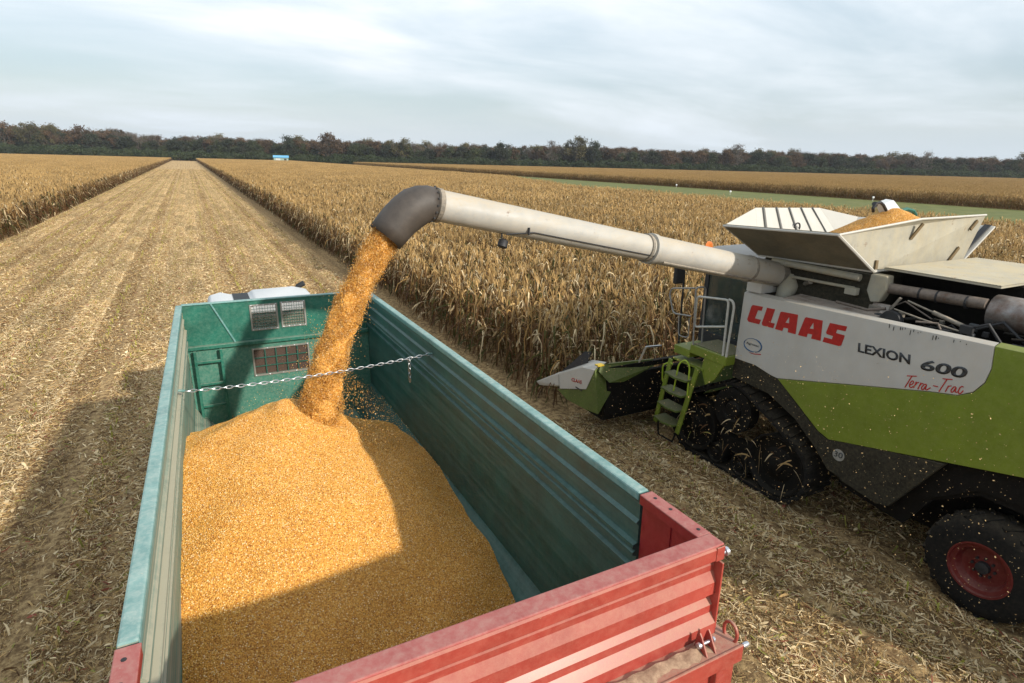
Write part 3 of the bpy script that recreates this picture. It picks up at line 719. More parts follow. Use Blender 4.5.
for xx in (-.07,-2.45):
    h=MB()
    for dx in (-.055,.0):
        h.prism([(-.130,-.477),(-.045,-.477),(-.062,-.40),(-.072,-.385),(-.085,-.40)],xx+dx-.05,xx+dx-.043,0)
    tbx(h,'hinge_lug',red,low)
    tb(MB().lathe((xx-.125,-.085,-.44),(1,0,0),[(0,.004),(.001,.014),(.014,.016),(.016,.008),(.09,.008),(.092,.016),(.105,.014),(.107,.004)],10),'hinge_pin',bolt_m,low,smooth=40)
ring=[( .022,-.085+.040*math.cos(t),-.445+.055*math.sin(t)) for t in np.linspace(0,2*math.pi,21)[:-1]]
tb(MB().tube(ring,.0085,8,closed=True),'lashing_ring',red,low,smooth=60)
tbx(MB().lathe((.066,-.13,-.51),(1,0,0),[(0,.012),(.02,.014),(.035,.012),(.036,.002)],10).lathe((.0,-.186,-.72),(0,-1,0),[(0,.02),(.015,.02),(.02,.01)],10),'bolt',bolt_m,low,smooth=40)
for sx in (1,-1):   # rear continuation of the lower side walls
    X_=lambda x: x if sx>0 else -2.5-x
    tb(MB().prism([(X_(a),b) for a,b in [(.0,-.56),(-.055,-.56),(-.055,-1.42),(-.34,FLOOR),(-.30,FLOOR-.06),(.0,-1.44)]],-.05,.545,1),'side_wall',redin)

# chassis, axles and wheels
ch=MB().box((-1.75,.1,-2.15),(-1.63,LEN+.3,-1.87)).box((-.87,.1,-2.15),(-.75,LEN+.3,-1.87))
for k in range(7): ch.box((-1.63,.3+k*1.05,-2.08),(-.87,.4+k*1.05,-1.95))
ch.bar((-1.5,LEN+.3,-2.2),(-1.27,LEN+1.25,-2.45),.12,.14).bar((-1.0,LEN+.3,-2.2),(-1.23,LEN+1.25,-2.45),.12,.14)
chs=tb(ch,'chassis',chassis_m)
def wheel(parent,c,axis,r,wd,rimr,name,rimmat,off,lugs=22,dish=.06,agri=False):
    """tyre + rim + hub, axis +-x"""
    s=axis
    prof=[(-wd/2,rimr),(-wd/2-.005,r*.80),(-wd*.44,r*.93),(-wd*.33,r*.985),(0,r),(wd*.33,r*.985),(wd*.44,r*.93),(wd/2+.005,r*.80),(wd/2,rimr)]
    t=MB().lathe(c,(1,0,0),prof,40,cap=False)
    for k in range(lugs):
        for sg in (1,-1):
            a=2*math.pi*(k+(.5 if sg<0 else 0))/lugs; a2=a+.16
            p=Vector((c[0]+sg*wd*.42,c[1]+math.cos(a)*r*.955,c[2]+math.sin(a)*r*.955)); q=Vector((c[0]+sg*.01,c[1]+math.cos(a2)*(r+.004),c[2]+math.sin(a2)*(r+.004)))
            t.bar(p,q,.05,.035,tuple(Vector((0,math.cos(a),math.sin(a)))))
    w_=t.build(name,rubber,parent,off=off,smooth=40)
    e_=wd/2*s
    rp=[(e_*1.02,rimr*1.04),(e_*1.02,rimr*.98),(e_*.88,rimr*.95),(e_*.84,rimr*.82),(e_*.72,rimr*.78),(e_*.45,rimr*.72),(e_*.40,rimr*.60),(e_*.47,rimr*.40),(e_*.49,rimr*.22)]
    rp+=[(e_*.49,.003)]
    rm=MB().lathe(c,(1,0,0),rp,40,cap=False).build('rim',rimmat,w_,off=off,smooth=35)
    hb=MB().tube([(c[0]+e_*.46,c[1],c[2]),(c[0]+e_*.72,c[1],c[2]),(c[0]+e_*.76,c[1],c[2])],[rimr*.23,rimr*.22,rimr*.1],16)
    for k in range(8):
        a=2*math.pi*k/8; hb.tube([(c[0]+e_*.44,c[1]+math.cos(a)*rimr*.36,c[2]+math.sin(a)*rimr*.36),(c[0]+e_*.60,c[1]+math.cos(a)*rimr*.36,c[2]+math.sin(a)*rimr*.36)],.016*(r/.6),6)
    hb.build('hub',darkm,w_,off=off,smooth=40)
    return w_
for y in (1.55,3.0):
    tb(MB().tube([(-2.2,y,-2.6),(-.3,y,-2.6)],.06,10),'axle',chassis_m)
    tbx(MB().box((-1.9,y-.5,-2.3),(-1.8,y+.5,-2.22)).box((-.7,y-.5,-2.3),(-.6,y+.5,-2.22)).box((-1.88,y-.06,-2.6),(-1.82,y+.06,-2.15)).box((-.68,y-.06,-2.6),(-.62,y+.06,-2.15)),'spring',darkm)
    for s in (1,-1): wheel(trailer,(-.33 if s>0 else -2.17,y,-2.6),s,.60,.44,.30,'wheel',red,TS,20)
tb(MB().tube([(-2.2,5.6,-2.6),(-.3,5.6,-2.6)],.06,10),'axle',chassis_m)
for s in (1,-1): wheel(trailer,(-.33 if s>0 else -2.17,5.6,-2.6),s,.60,.44,.30,'wheel',red,TS,20)
# chain across the body
def chain(p,q,sag,pitch,rad,mb):
    p=Vector(p);q=Vector(q);L=(q-p).length; n=int(L/pitch)
    for k in range(n):
        t=(k+.5)/n; c=p.lerp(q,t)+Vector((0,0,-sag*4*t*(1-t))); d=((q-p).normalized()+Vector((0,0,-sag*4*(1-2*t)/L))).normalized()
        a,b=frame_of(d); side=a*math.cos(.4)+b*math.sin(.4) if k%2 else b*math.cos(.4)-a*math.sin(.4)
        pts_=[c+d*(pitch*.66*math.cos(u))*(1.0)+side*(pitch*.26*math.sin(u)) for u in np.linspace(0,2*math.pi,13)[:-1]]
        mb.tube(pts_,rad,5,closed=True)
cm=MB(); chain((-2.44,4.17,-.27),(-.07,3.95,-.15),.045,.050,.0043,cm); chain((-.30,3.98,-.19),(-.30,3.98,-.44),0,.048,.0043,cm)
cho=tb(cm,'chain',steel,smooth=60)
tb(MB().tube([(-2.46,4.2,-.28),(-2.43,4.18,-.26),(-2.38,4.16,-.265)],.013,6),'hook',teal_rim,cho); tb(MB().tube([(-.04,3.95,-.15),(-.10,3.95,-.15)],.013,6),'hook',teal_rim,cho)

# ---------------------------------------------------------------- maize grain
grain_mat,ntg,bg_=base_mat('maize kernels')
oi=N(ntg,'ShaderNodeObjectInfo'); rp_=N(ntg,'ShaderNodeValToRGB'); ee=rp_.color_ramp.elements; ee[0].position=0; ee[0].color=(.28,.085,.015,1); ee[1].position=1; ee[1].color=(.95,.78,.50,1)
for ps,cl in ((.12,(.47,.185,.028,1)),(.38,(.70,.33,.052,1)),(.70,(.80,.42,.078,1)),(.90,(.88,.57,.19,1))): x=rp_.color_ramp.elements.new(ps); x.color=cl
ntg.links.new(oi.outputs['Random'],rp_.inputs[0]); ntg.links.new(rp_.outputs[0],bg_.inputs['Base Color']); bg_.inputs['Roughness'].default_value=.42; bg_.inputs['Specular IOR Level'].default_value=.4
heap_mat,nth,bh=base_mat('maize grain bed')
vt=N(nth,'ShaderNodeTexVoronoi'); vt.inputs['Scale'].default_value=95; tc_=N(nth,'ShaderNodeTexCoord'); nth.links.new(tc_.outputs['Object'],vt.inputs['Vector'])
sh=N(nth,'ShaderNodeSeparateColor'); nth.links.new(vt.outputs['Color'],sh.inputs[0])
cr2=N(nth,'ShaderNodeValToRGB'); ee=cr2.color_ramp.elements; ee[0].color=(.40,.16,.025,1); ee[1].color=(.78,.42,.08,1); nth.links.new(sh.outputs[0],cr2.inputs[0]); nth.links.new(cr2.outputs[0],bh.inputs['Base Color'])
bh.inputs['Roughness'].default_value=.55; b2=N(nth,'ShaderNodeBump'); b2.invert=True; b2.inputs['Distance'].default_value=.006; nth.links.new(vt.outputs['Distance'],b2.inputs['Height']); nth.links.new(b2.outputs[0],bh.inputs['Normal'])
def kernel_mesh():
    import bmesh
    bm=bmesh.new(); bmesh.ops.create_icosphere(bm,subdivisions=1,radius=1)
    for v in bm.verts:
        x,y,z=v.co; k=1+.35*y; v.co=Vector((x*.0048*k,y*.0062,z*.0028))
    me=bpy.data.meshes.new('kernel'); bm.to_mesh(me); bm.free(); me.materials.append(grain_mat); me.polygons.foreach_set('use_smooth',[True]*len(me.polygons)); return me
kern=kernel_mesh()
def heap_h(x,y):
    cx=-1.74+.10*(y-3.6)*0; dy=np.where(y>4.15,y-4.15,np.where(y<2.75,2.75-y,0)); dx=x-cx
    dx=np.where(dx<0,dx*.62,dx*np.interp(y,[2.2,3.4],[1.16,1.03]))
    dy=np.where((x<cx)&(y<3),dy*(1-.30*np.clip((cx-x)/.5,0,1)),dy)
    dy=np.where(y<3,dy*(1+.18*np.clip((x-cx)/.6,0,1)),dy)
    d=np.sqrt(dx**2+(dy*.95)**2)
    h=-.70-.50*(np.sqrt(d**2+.30**2)-.30)
    h=h-.09*np.exp(-(((x+1.25)/.20)**2+((y-4.25)/.20)**2))+.05*np.exp(-((np.sqrt((x+1.25)**2+(y-4.25)**2)-.34)/.10)**2)+.05*np.exp(-(((x+1.30)/.35)**2+((y-4.2)/.35)**2))
    h=h+.15*np.exp(-((x+1.35)/.6)**2-((y-4.8)/.6)**2)
    h=h+.022*np.sin(x*4+y*1.6)+.016*np.sin(y*3.7-x*3.2+np.sin(x*3))+.010*np.sin(x*9-y*6+2*np.sin(y*2))+.008*np.sin(x*13+y*9)+.03*np.sin(y*1.7+1)*np.exp(-((x+2.1)/.5)**2)
    return np.maximum(h,FLOOR+.006)
gx=np.linspace(-2.445,-.057,110); gy=np.linspace(.035,HB-.025,300)
GX,GY=np.meshgrid(gx,gy); GZ=heap_h(GX,GY)
edge=np.where(GX>-.34,-1.42-(GX+.055)/(-.285)*(FLOOR+1.42)*-1*-1,-9)   # chamfer plane on the right
chz=-1.42+(GX+.055)/(-.285)*(FLOOR+1.42); chl=-1.42+((-2.445)-GX)/(-.285)*(FLOOR+1.42)
GZ=np.where(GX>-.34,np.maximum(GZ,chz-.02),GZ); GZ=np.where(GX<-2.16,np.maximum(GZ,chl-.02),GZ)
keep_z=(GZ>np.where(GX>-.34,chz-.015,-9))
V=np.stack([GX+TS[0],GY+TS[1],GZ+TS[2]],-1).reshape(-1,3); nx=len(gx); i=(np.arange(len(gy)-1)[:,None]*nx+np.arange(nx-1)[None])
kf=(keep_z[:-1,:-1]|keep_z[1:,1:])&((GZ[:-1,:-1]>FLOOR+.008)|(GZ[1:,1:]>FLOOR+.008)|(GZ[1:,:-1]>FLOOR+.008)|(GZ[:-1,1:]>FLOOR+.008)); i=i[kf]
me=np_mesh('maize_heap',V,np.stack([i,i+1,i+nx+1,i+nx],-1),None,heap_mat,True)
heap=bpy.data.objects.new('maize_heap',me); C.objects.link(heap); heap.matrix_world=TM
tag(heap,'sloping heap of yellow maize grain filling the trailer, half in shadow','grain heap',kind='stuff')
# kernels on the surface of the heap: scattered by geometry nodes as part of the same object
g=bpy.data.node_groups.new('kernel cover','GeometryNodeTree')
g.interface.new_socket('Geometry',in_out='INPUT',socket_type='NodeSocketGeometry'); g.interface.new_socket('Geometry',in_out='OUTPUT',socket_type='NodeSocketGeometry')
gi=g.nodes.new('NodeGroupInput'); go=g.nodes.new('NodeGroupOutput'); dp=g.nodes.new('GeometryNodeDistributePointsOnFaces'); dp.inputs['Density'].default_value=17000
kc=bpy.data.collections.new('kernel sources'); ko=bpy.data.objects.new('kernel source',kern); kc.objects.link(ko)
ob_i=g.nodes.new('GeometryNodeObjectInfo'); ob_i.inputs['Object'].default_value=ko
ip=g.nodes.new('GeometryNodeInstanceOnPoints'); rv=g.nodes.new('FunctionNodeRandomValue'); rv.data_type='FLOAT_VECTOR'; rv.inputs[0].default_value=(-1.0,-1.0,0); rv.inputs[1].default_value=(1.0,1.0,6.283)
rs=g.nodes.new('FunctionNodeRandomValue'); rs.data_type='FLOAT'; rs.inputs[2].default_value=.75; rs.inputs[3].default_value=1.2
jn=g.nodes.new('GeometryNodeJoinGeometry')
er=g.nodes.new('FunctionNodeEulerToRotation'); g.links.new(rv.outputs[0],er.inputs[0])
g.links.new(gi.outputs[0],dp.inputs['Mesh']); g.links.new(dp.outputs['Points'],ip.inputs['Points']); g.links.new(ob_i.outputs['Geometry'],ip.inputs['Instance']); g.links.new(er.outputs[0],ip.inputs['Rotation']); g.links.new(rs.outputs[1],ip.inputs['Scale'])
g.links.new(gi.outputs[0],jn.inputs[0]); g.links.new(ip.outputs[0],jn.inputs[0]); g.links.new(jn.outputs[0],go.inputs[0])
md=heap.modifiers.new('kernels','NODES'); md.node_group=g
kern2=kern.copy(); gm2=grain_mat.copy(); gm2.name='falling kernels'; n2_=gm2.node_tree; tl_=n2_.nodes.new('ShaderNodeBsdfTranslucent'); ms_=n2_.nodes.new('ShaderNodeMixShader'); ms_.inputs[0].default_value=.12
rmp=[x for x in n2_.nodes if x.type=='VALTORGB'][0]; n2_.links.new(rmp.outputs[0],tl_.inputs[0]); n2_.links.new(n2_.nodes['Principled BSDF'].outputs[0],ms_.inputs[1]); n2_.links.new(tl_.outputs[0],ms_.inputs[2]); n2_.links.new(ms_.outputs[0],n2_.nodes['Material Output'].inputs[0]); kern2.materials[0]=gm2
# falling stream from the spout into the heap
MOUTH=np.array([1.70,5.90,4.22]); p_end=np.array(TM@Vector((-1.22+TS[0],4.28+TS[1],-.78+TS[2])))
fall=MOUTH[2]-p_end[2]
def stream_axis(z):
    return np.stack([MOUTH[0]+.02+(p_end[0]-MOUTH[0])*(1-(1-np.minimum(z,1))**1.6),MOUTH[1]+(p_end[1]-MOUTH[1])*z,MOUTH[2]+.04-(fall+.10)*z],-1)
nr_,na_=110,44; zz_=np.linspace(0,1.05,nr_)[:,None]; aa_=np.linspace(0,2*np.pi,na_,endpoint=False)[None]
rr2=(.112+.080*zz_**2)*(1+.10*np.sin(zz_*19+aa_*2)+.08*np.sin(zz_*37-aa_*3+1)+.06*np.sin(zz_*61+aa_*5)+.04*rng.standard_normal((nr_,na_)))
AX=stream_axis(zz_[:,0])[:,None]; V=AX+np.stack([np.cos(aa_)*rr2,np.sin(aa_)*rr2,-.35*np.cos(aa_)*rr2*(1-np.minimum(zz_,1))],-1)
i=(np.arange(nr_-1)[:,None]*na_+np.arange(na_)[None]); j=(np.arange(nr_-1)[:,None]*na_+(np.arange(na_)[None]+1)%na_)
me=np_mesh('falling_grain',V.reshape(-1,3),np.stack([i,j,j+na_,i+na_],-1).reshape(-1,4),None,heap_mat,True)
stream=bpy.data.objects.new('falling_grain',me); C.objects.link(stream); stream.modifiers.new('kernels','NODES').node_group=g
tag(stream,'thick stream of maize grain pouring from the dark spout onto the heap','falling grain',kind='stuff')
n=50000; t=rng.random(n); zt=t**1.25
fall=MOUTH[2]-p_end[2]
# throw to the side while falling: curve fitted to the stream's image pixels
cx=MOUTH[0]+.02+(p_end[0]-MOUTH[0])*(1-(1-zt)**1.6); cy=MOUTH[1]+(p_end[1]-MOUTH[1])*zt; cz=MOUTH[2]+.04-(fall+.10)*zt
a=rng.random(n)*2*np.pi; rad=(.122+.085*zt**2)*(.85+.22*rng.random(n))*(1+.10*np.sin(zt*23+a*2)+.08*np.sin(zt*51+a*3)); out_=rng.random(n)<.09; rad=np.where(out_,rad*1.0+rng.exponential(.045,n)*(.25+1.1*zt),rad)
P=np.stack([cx+np.cos(a)*rad,cy+np.sin(a)*rad,cz+rng.normal(0,.03,n)],-1)
P[:,2]+= np.cos(a)*rad*-.35*(1-zt)
fringe=scatter('loose_kernels',P,rng.random((n,3))*6.28,(.62+.34*rng.random(n)),np.zeros(n),[kern2]); fringe.parent=stream; fringe['kind']='stuff'
# loose kernels bouncing above the heap and dust against the right wall
n=2600; q=rng.random((n,3)); P=np.array([[*(TM@Vector((-1.15+1.0*abs(a_)**1.3*(1 if b_>.25 else -1)*.95+TS[0],4.3+(c_-.5)*2.4+TS[1],-.62-.55*a_+rng.random()*.85*(1-a_)+TS[2]))) ] for a_,b_,c_ in q])
spray=scatter('bouncing_kernels',P,rng.random((n,3))*6.28,.45+.5*rng.random(n),np.zeros(n),[kern]); tag(spray,'loose kernels flying around the foot of the grain stream','flying grain',kind='stuff')

# ================================================================ tractor ahead of the trailer
white=paint('white paint',(.62,.64,.66),.4,dust=.3,dustcol=(.5,.47,.4),base_dust=.08,var=.05)
tgrey=flat('tractor grey',(.06,.065,.07),.5); tbody=flat('tractor bonnet paint',(.035,.09,.04),.4); glass,ntq,bq=base_mat('cab glass')
bq.inputs['Base Color'].default_value=(.05,.07,.065,1); bq.inputs['Roughness'].default_value=.05; bq.inputs['Alpha'].default_value=.55; bq.inputs['Specular IOR Level'].default_value=.7
tx=.85
tractor=thing('tractor',(tx,11.0,0),'tractor with white cab roof and dark exhaust, mostly hidden beyond the trailer headboard','tractor')
def kb(mb,name,mat,parent=None,**k): return mb.build(name,mat,parent or tractor,off=(-tx,-11.0,0),**k)
rf=MB().prism([(tx-.84,2.60),(tx-.80,2.70),(tx-.62,2.745),(tx-.48,2.70),(tx-.18,2.70),(tx-.12,2.75),(tx+.55,2.76),(tx+.78,2.70),(tx+.84,2.60)],9.75,10.95,1)
cabo=kb(MB().box((tx-.74,9.85,2.52),(tx+.74,10.85,2.60)).bar((tx-.70,9.9,1.1),(tx-.70,9.9,2.55),.07,.07).bar((tx+.70,9.9,1.1),(tx+.70,9.9,2.55),.07,.07).bar((tx-.70,10.8,1.1),(tx-.70,10.8,2.55),.07,.07).bar((tx+.70,10.8,1.1),(tx+.70,10.8,2.55),.07,.07).box((tx-.74,9.85,.95),(tx+.74,10.85,1.15)),'cab',tgrey)
rfo=kb(rf,'roof',white,None,bevel=.03,smooth=40); kb(MB().box((tx-.44,9.8,2.701),(tx-.20,10.9,2.712)),'roof_vent',darkm,rfo)
kb(MB().box((tx-.66,9.86,1.2),(tx+.66,9.87,2.5)).box((tx-.66,10.83,1.2),(tx+.66,10.84,2.5)).box((tx-.71,9.95,1.2),(tx-.70,10.75,2.5)).box((tx+.70,9.95,1.2),(tx+.71,10.75,2.5)),'glass',glass,cabo)
kb(MB().box((tx-.25,10.0,1.15),(tx+.25,10.5,1.45)).box((tx-.25,9.98,1.45),(tx+.25,10.1,1.95)),'seat',darkm,cabo)
kb(MB().prism([(10.85,.95),(13.1,.9),(13.2,1.45),(12.9,1.62),(10.85,1.72)],tx-.38,tx+.38,0),'bonnet',tbody,bevel=.05)
kb(MB().box((tx-.3,9.9,.55),(tx+.3,13.0,.95)).box((tx-.2,9.3,.7),(tx+.2,9.9,.85)),'chassis',tgrey)
kb(MB().tube([(tx+.62,11.0,1.5),(tx+.62,11.0,2.62),(tx+.66,10.98,2.74),(tx+.76,10.95,2.80)],[.05,.05,.05,.048],12,cap=True),'exhaust',darkm,smooth=50)
for s in (1,-1):
    wheel(tractor,(tx+s*.85,10.2,.80),s,.80,.45,.42,'wheel',white,(-tx,-11,0),22); wheel(tractor,(tx+s*.78,12.6,.55),s,.55,.36,.28,'wheel',white,(-tx,-11,0),18)
    kb(MB().prism([(9.45,1.45),(9.7,1.66),(10.2,1.74),(10.7,1.66),(10.95,1.4),(10.9,1.36),(10.65,1.60),(10.2,1.68),(9.75,1.60),(9.5,1.42)],tx+s*.62,tx+s*1.08,0),'mudguard',tbody)

# ================================================================ combine harvester
cwhite=paint('harvester white',(.50,.49,.46),.45,dust=.45,dustcol=(.46,.38,.28),base_dust=.14,var=.06,streak=.18,streakmap=(1,3,.7))
cgreen=paint('harvester green',(.165,.222,.017),.42,dust=.5,dustcol=(.26,.24,.11),base_dust=.14,var=.12,spots=.6)
cgreen_d=paint('dusty green',(.075,.12,.012),.6,dust=.65,dustcol=(.17,.14,.08),base_dust=.3,var=.2,spots=.5)
flapm=paint('flap metal',(.34,.325,.27),.5,dust=.4,dustcol=(.42,.35,.22),rust=.05,base_dust=.22,var=.16,streak=.45,streakmap=(2.5,2.5,.5))
flapin=paint('flap inner metal',(.52,.505,.46),.4,dust=.2,dustcol=(.5,.42,.3),base_dust=.10,var=.05)
tubem=paint('auger tube metal',(.41,.405,.38),.42,dust=.45,dustcol=(.44,.37,.27),base_dust=.22,var=.12,streak=.45,streakmap=(.6,5,5),spots=.1,rust=.06)
dustym=paint('dusty machine grey',(.17,.155,.13),.7,dust=.55,dustcol=(.42,.34,.25),base_dust=.3,var=.2)
rusty=paint('heat-stained steel',(.15,.12,.10),.5,metal=.3,dust=.5,dustcol=(.30,.24,.19),base_dust=.25,rust=.25,var=.3)
blk=paint('grimy shade black',(.008,.0075,.007),.6,dust=.4,dustcol=(.05,.04,.026),base_dust=.08,var=.2,spots=.12)  # grimy, with base near black to paint in shade on the underside
skirtm=paint('dark dusty skirt and tank shade',(.032,.029,.022),.75,dust=.5,dustcol=(.12,.10,.06),base_dust=.25,var=.2,spots=.5)
railm=flat('white rail paint',(.50,.49,.44),.45); railg=flat('worn grey rail',(.28,.27,.25),.5,.2)
yg=flat('yellow green paint',(.36,.48,.03),.45); lred=flat('lettering red',(.42,.016,.012),.45); lblk=flat('lettering charcoal',(.03,.032,.035),.45); lblue=flat('lettering blue',(.03,.10,.22),.45)
redwheel=paint('red rim paint',(.13,.009,.009),.45,dust=.4,dustcol=(.22,.12,.09),base_dust=.10,var=.2)
CB=(9.1,4.5,0); CO=(-9.1,-4.5,0)
comb=thing('combine_harvester',CB,'green and white tracked combine harvester with raised grain tank flaps and long unloading auger','combine')
def cb(mb,name,mat,parent=None,**k): return mb.build(name,mat,parent or comb,off=CO,**k)
XP=7.49  # panel, flap, lettering and fitting coordinates below solved from image pixels, then hard-coded
# --- left side panels
wpoly=[(6.15,3.115),(4.5,3.16),(2.80,3.205),(2.775,2.95),(2.80,2.78),(2.88,2.64),(3.02,2.55),(3.29,2.495),(4.3,2.23),(5.33,1.955),(5.45,1.965),(5.75,2.03),(6.15,2.025)]
wp=cb(MB().prism(wpoly,XP,XP+.05,0),'white_side_panel',cwhite,bevel=.008)
cb(MB().add([(XP+.001,6.15,3.115),(XP+.001,2.80,3.205),(XP+.09,2.80,3.235),(XP+.09,6.15,3.145),(XP+.10,2.80,3.20),(XP+.10,6.15,3.11)],[(0,1,2,3),(3,2,4,5)]),'panel_lip',cwhite,wp)
gpoly=[(2.797,3.205),(1.0,3.26),(-.9,3.28),(-1.0,3.1),(-1.0,2.75),(-.6,2.5),(.6,2.30),(2.23,1.89),(3.30,1.63),(4.38,1.365),(4.55,1.42),(4.71,1.53),(5.0,1.73),(5.325,1.95),(4.3,2.225),(3.29,2.49),(3.02,2.545),(2.875,2.635),(2.795,2.775),(2.77,2.95)]
gp_=cb(MB().prism(gpoly,XP+.004,XP+.05,0),'green_side_panel',cgreen,bevel=.008)
cb(MB().add([(XP+.004,2.795,3.205),(XP+.004,-.9,3.28),(XP+.12,-.9,3.31),(XP+.12,2.795,3.235),(XP+.13,-.9,3.24),(XP+.13,2.795,3.19)],[(0,1,2,3),(3,2,4,5)]),'panel_lip',cgreen,gp_)
arch=[(6.17,2.02),(5.75,2.025),(5.45,1.96),(5.30,1.93),(5.0,1.71),(4.71,1.505),(4.53,1.39),(4.37,1.34),(4.05,.88),(4.32,.92),(4.55,1.15),(4.95,1.45),(5.45,1.66),(6.17,1.70)]
cb(MB().prism(arch,XP+.02,XP+.10,0),'track_guard',skirtm)
sk=cb(MB().prism([(4.40,1.36),(3.30,1.62),(2.95,1.69),(3.44,.83),(3.60,.78),(4.12,.86)],XP+.012,XP+.08,0),'lower_skirt',skirtm,bevel=.01)
st_=MB().lathe((XP+.012,4.20,1.205),(-1,0,0),[(0,.085),(.003,.085)],24); dsc=cb(st_,'speed_sticker',flat('sticker grey',(.30,.29,.26),.6),sk)
text_mesh('sticker_number','30',(XP+.0065,4.262,1.165),(XP+.0065,4.138,1.175),(XP+.0065,4.262,1.25),lblk,sk,CO,.001,.01)
# lettering on the white panel
LT={
'C': [[(5.956, 2.958), (5.768, 2.972), (5.782, 2.904), (5.846, 2.899), (5.88, 2.762), (5.768, 2.765), (5.786, 2.689), (5.99, 2.679), (6.02, 2.71), (5.978, 2.927)]],
'L': [[(5.694, 2.974), (5.554, 2.981), (5.593, 2.766), (5.519, 2.77), (5.532, 2.692), (5.727, 2.685), (5.744, 2.718)]],
'A': [[(5.457, 2.958), (5.436, 2.974), (5.166, 2.991), (5.152, 2.701), (5.283, 2.696),(5.284,2.752),(5.361,2.748),(5.374, 2.692), (5.5, 2.688)],[(5.346,2.828),(5.285,2.834),(5.300,2.925)]],
'A2': [[(5.052, 2.972), (5.033, 2.987), (4.782, 3.0), (4.760, 2.712), (4.904, 2.706),(4.898,2.766),(4.968,2.762),(4.974, 2.706), (5.114, 2.700)],[(4.953,2.842),(4.894,2.849),(4.912,2.940)]],
'S': [[(4.675, 2.994), (4.431, 3.006), (4.439, 2.937), (4.557, 2.930), (4.564, 2.880), (4.442, 2.880), (4.439, 2.855), (4.459, 2.733), (4.489, 2.715), (4.729, 2.709), (4.716, 2.778), (4.603, 2.781), (4.596, 2.828), (4.691, 2.829), (4.703, 2.852)]]}
def poly_letter(name,loops,mat,parent,t=.003):
    cu=bpy.data.curves.new(name,'CURVE'); cu.dimensions='2D'; cu.fill_mode='BOTH'; cu.extrude=t/2
    for lp in loops:
        s=cu.splines.new('POLY'); s.points.add(len(lp)-1); s.use_cyclic_u=True
        for k,(y,z) in enumerate(lp): s.points[k].co=(-y,z,0,1)
    t_=bpy.data.objects.new(name,cu); C.objects.link(t_); bpy.context.view_layer.update()
    me=bpy.data.meshes.new_from_object(t_.evaluated_get(bpy.context.evaluated_depsgraph_get())); bpy.data.objects.remove(t_)
    for v in me.vertices: x,y,z=v.co; v.co=(XP-.0025-z+CO[0],-x+CO[1],y+CO[2])
    me.materials.clear(); me.materials.append(mat); ob=bpy.data.objects.new(name,me); C.objects.link(ob); ob.parent=parent; return ob
for k,v in LT.items(): poly_letter('letter',v,lred,wp)
XT=XP-.003
text_mesh('lettering','LEXION',(XT,4.225,2.712),(XT,3.575,2.744),(XT,4.243,2.835),lblk,wp,CO,.002,.030)
text_mesh('lettering','600',(XT,3.465,2.720),(XT,2.985,2.762),(XT,3.445,2.858),lblk,wp,CO,.002,.030)
T_=[[(3.579, 2.597), (3.471, 2.629)], [(3.524, 2.611), (3.552, 2.514), (3.572, 2.446)], [(3.521, 2.497), (3.500, 2.514), (3.488, 2.540), (3.497, 2.560), (3.515, 2.550), (3.528, 2.510), (3.522, 2.474), (3.504, 2.466), (3.478, 2.498)], [(3.461, 2.562), (3.476, 2.476)], [(3.467, 2.517), (3.449, 2.554), (3.431, 2.564)], [(3.41, 2.568), (3.427, 2.475)], [(3.419, 2.521), (3.403, 2.557), (3.383, 2.566)], [(3.349, 2.568), (3.373, 2.559), (3.39, 2.518), (3.386, 2.487), (3.368, 2.49), (3.346, 2.56), (3.347, 2.507), (3.334, 2.499), (3.296, 2.544)], [(3.277, 2.577), (3.224, 2.581)], [(3.199, 2.691), (3.1, 2.716)], [(3.153, 2.702), (3.178, 2.615), (3.203, 2.528)], [(3.122, 2.632), (3.139, 2.549)], [(3.131, 2.594), (3.117, 2.628), (3.094, 2.64)], [(3.049, 2.644), (3.07, 2.635), (3.087, 2.592), (3.081, 2.567), (3.065, 2.571), (3.044, 2.638), (3.045, 2.586), (3.032, 2.581), (3.021, 2.593)], [(2.977, 2.664), (2.99, 2.674), (3.007, 2.651), (3.016, 2.599), (3.002, 2.575), (2.985, 2.588), (2.969, 2.627)]]
mb=MB()
for s in T_:
    for a,b in zip(s,s[1:]): 
        a=(XT,*a); b=(XT,*b); mb.bar(a,b,.003,.0135,(1,0,0)) if False else mb.tube([a,b],.0070,6)
o=cb(mb,'script_lettering',lred,wp)
for v in o.data.vertices: v.co.x=(v.co.x+9.1-XT)*.3+XT-9.1
rg=[(5.682, 2.352), (5.687, 2.31), (5.716, 2.272), (5.765, 2.243), (5.826, 2.227), (5.891, 2.227), (5.949, 2.244), (5.992, 2.274), (6.012, 2.314), (6.007, 2.356), (5.976, 2.395), (5.926, 2.424), (5.864, 2.438), (5.799, 2.437), (5.743, 2.42), (5.702, 2.39)]
cb(MB().tube([(XT,y,z) for y,z in rg],[.011,.012,.008,.007,.008,.010,.009,.009,.007,.008,.003,.004,.004,.006,.012,.010],5,closed=True),'ring_emblem',lblue,wp)
text_mesh('emblem_lettering','Agrotec',(XT,5.972,2.312),(XT,5.73,2.320),(XT,5.97,2.360),lblk,wp,CO,.001,.01)
cb(MB().tube([(XT,5.89,2.200),(XT,5.80,2.202),(XT,5.675,2.232)],[.003,.007,.009],5),'emblem_stroke',lred,wp)
rv_=MB()
for k in range(18): y=2.95+random.random()*1.0; z=3.17-.03*random.random()-(4-y)*.0; rv_.box((XT-.002,y,z-random.random()*.05),(XT,y+.006,z+.01))
cb(rv_,'oil_stain',blk,wp)

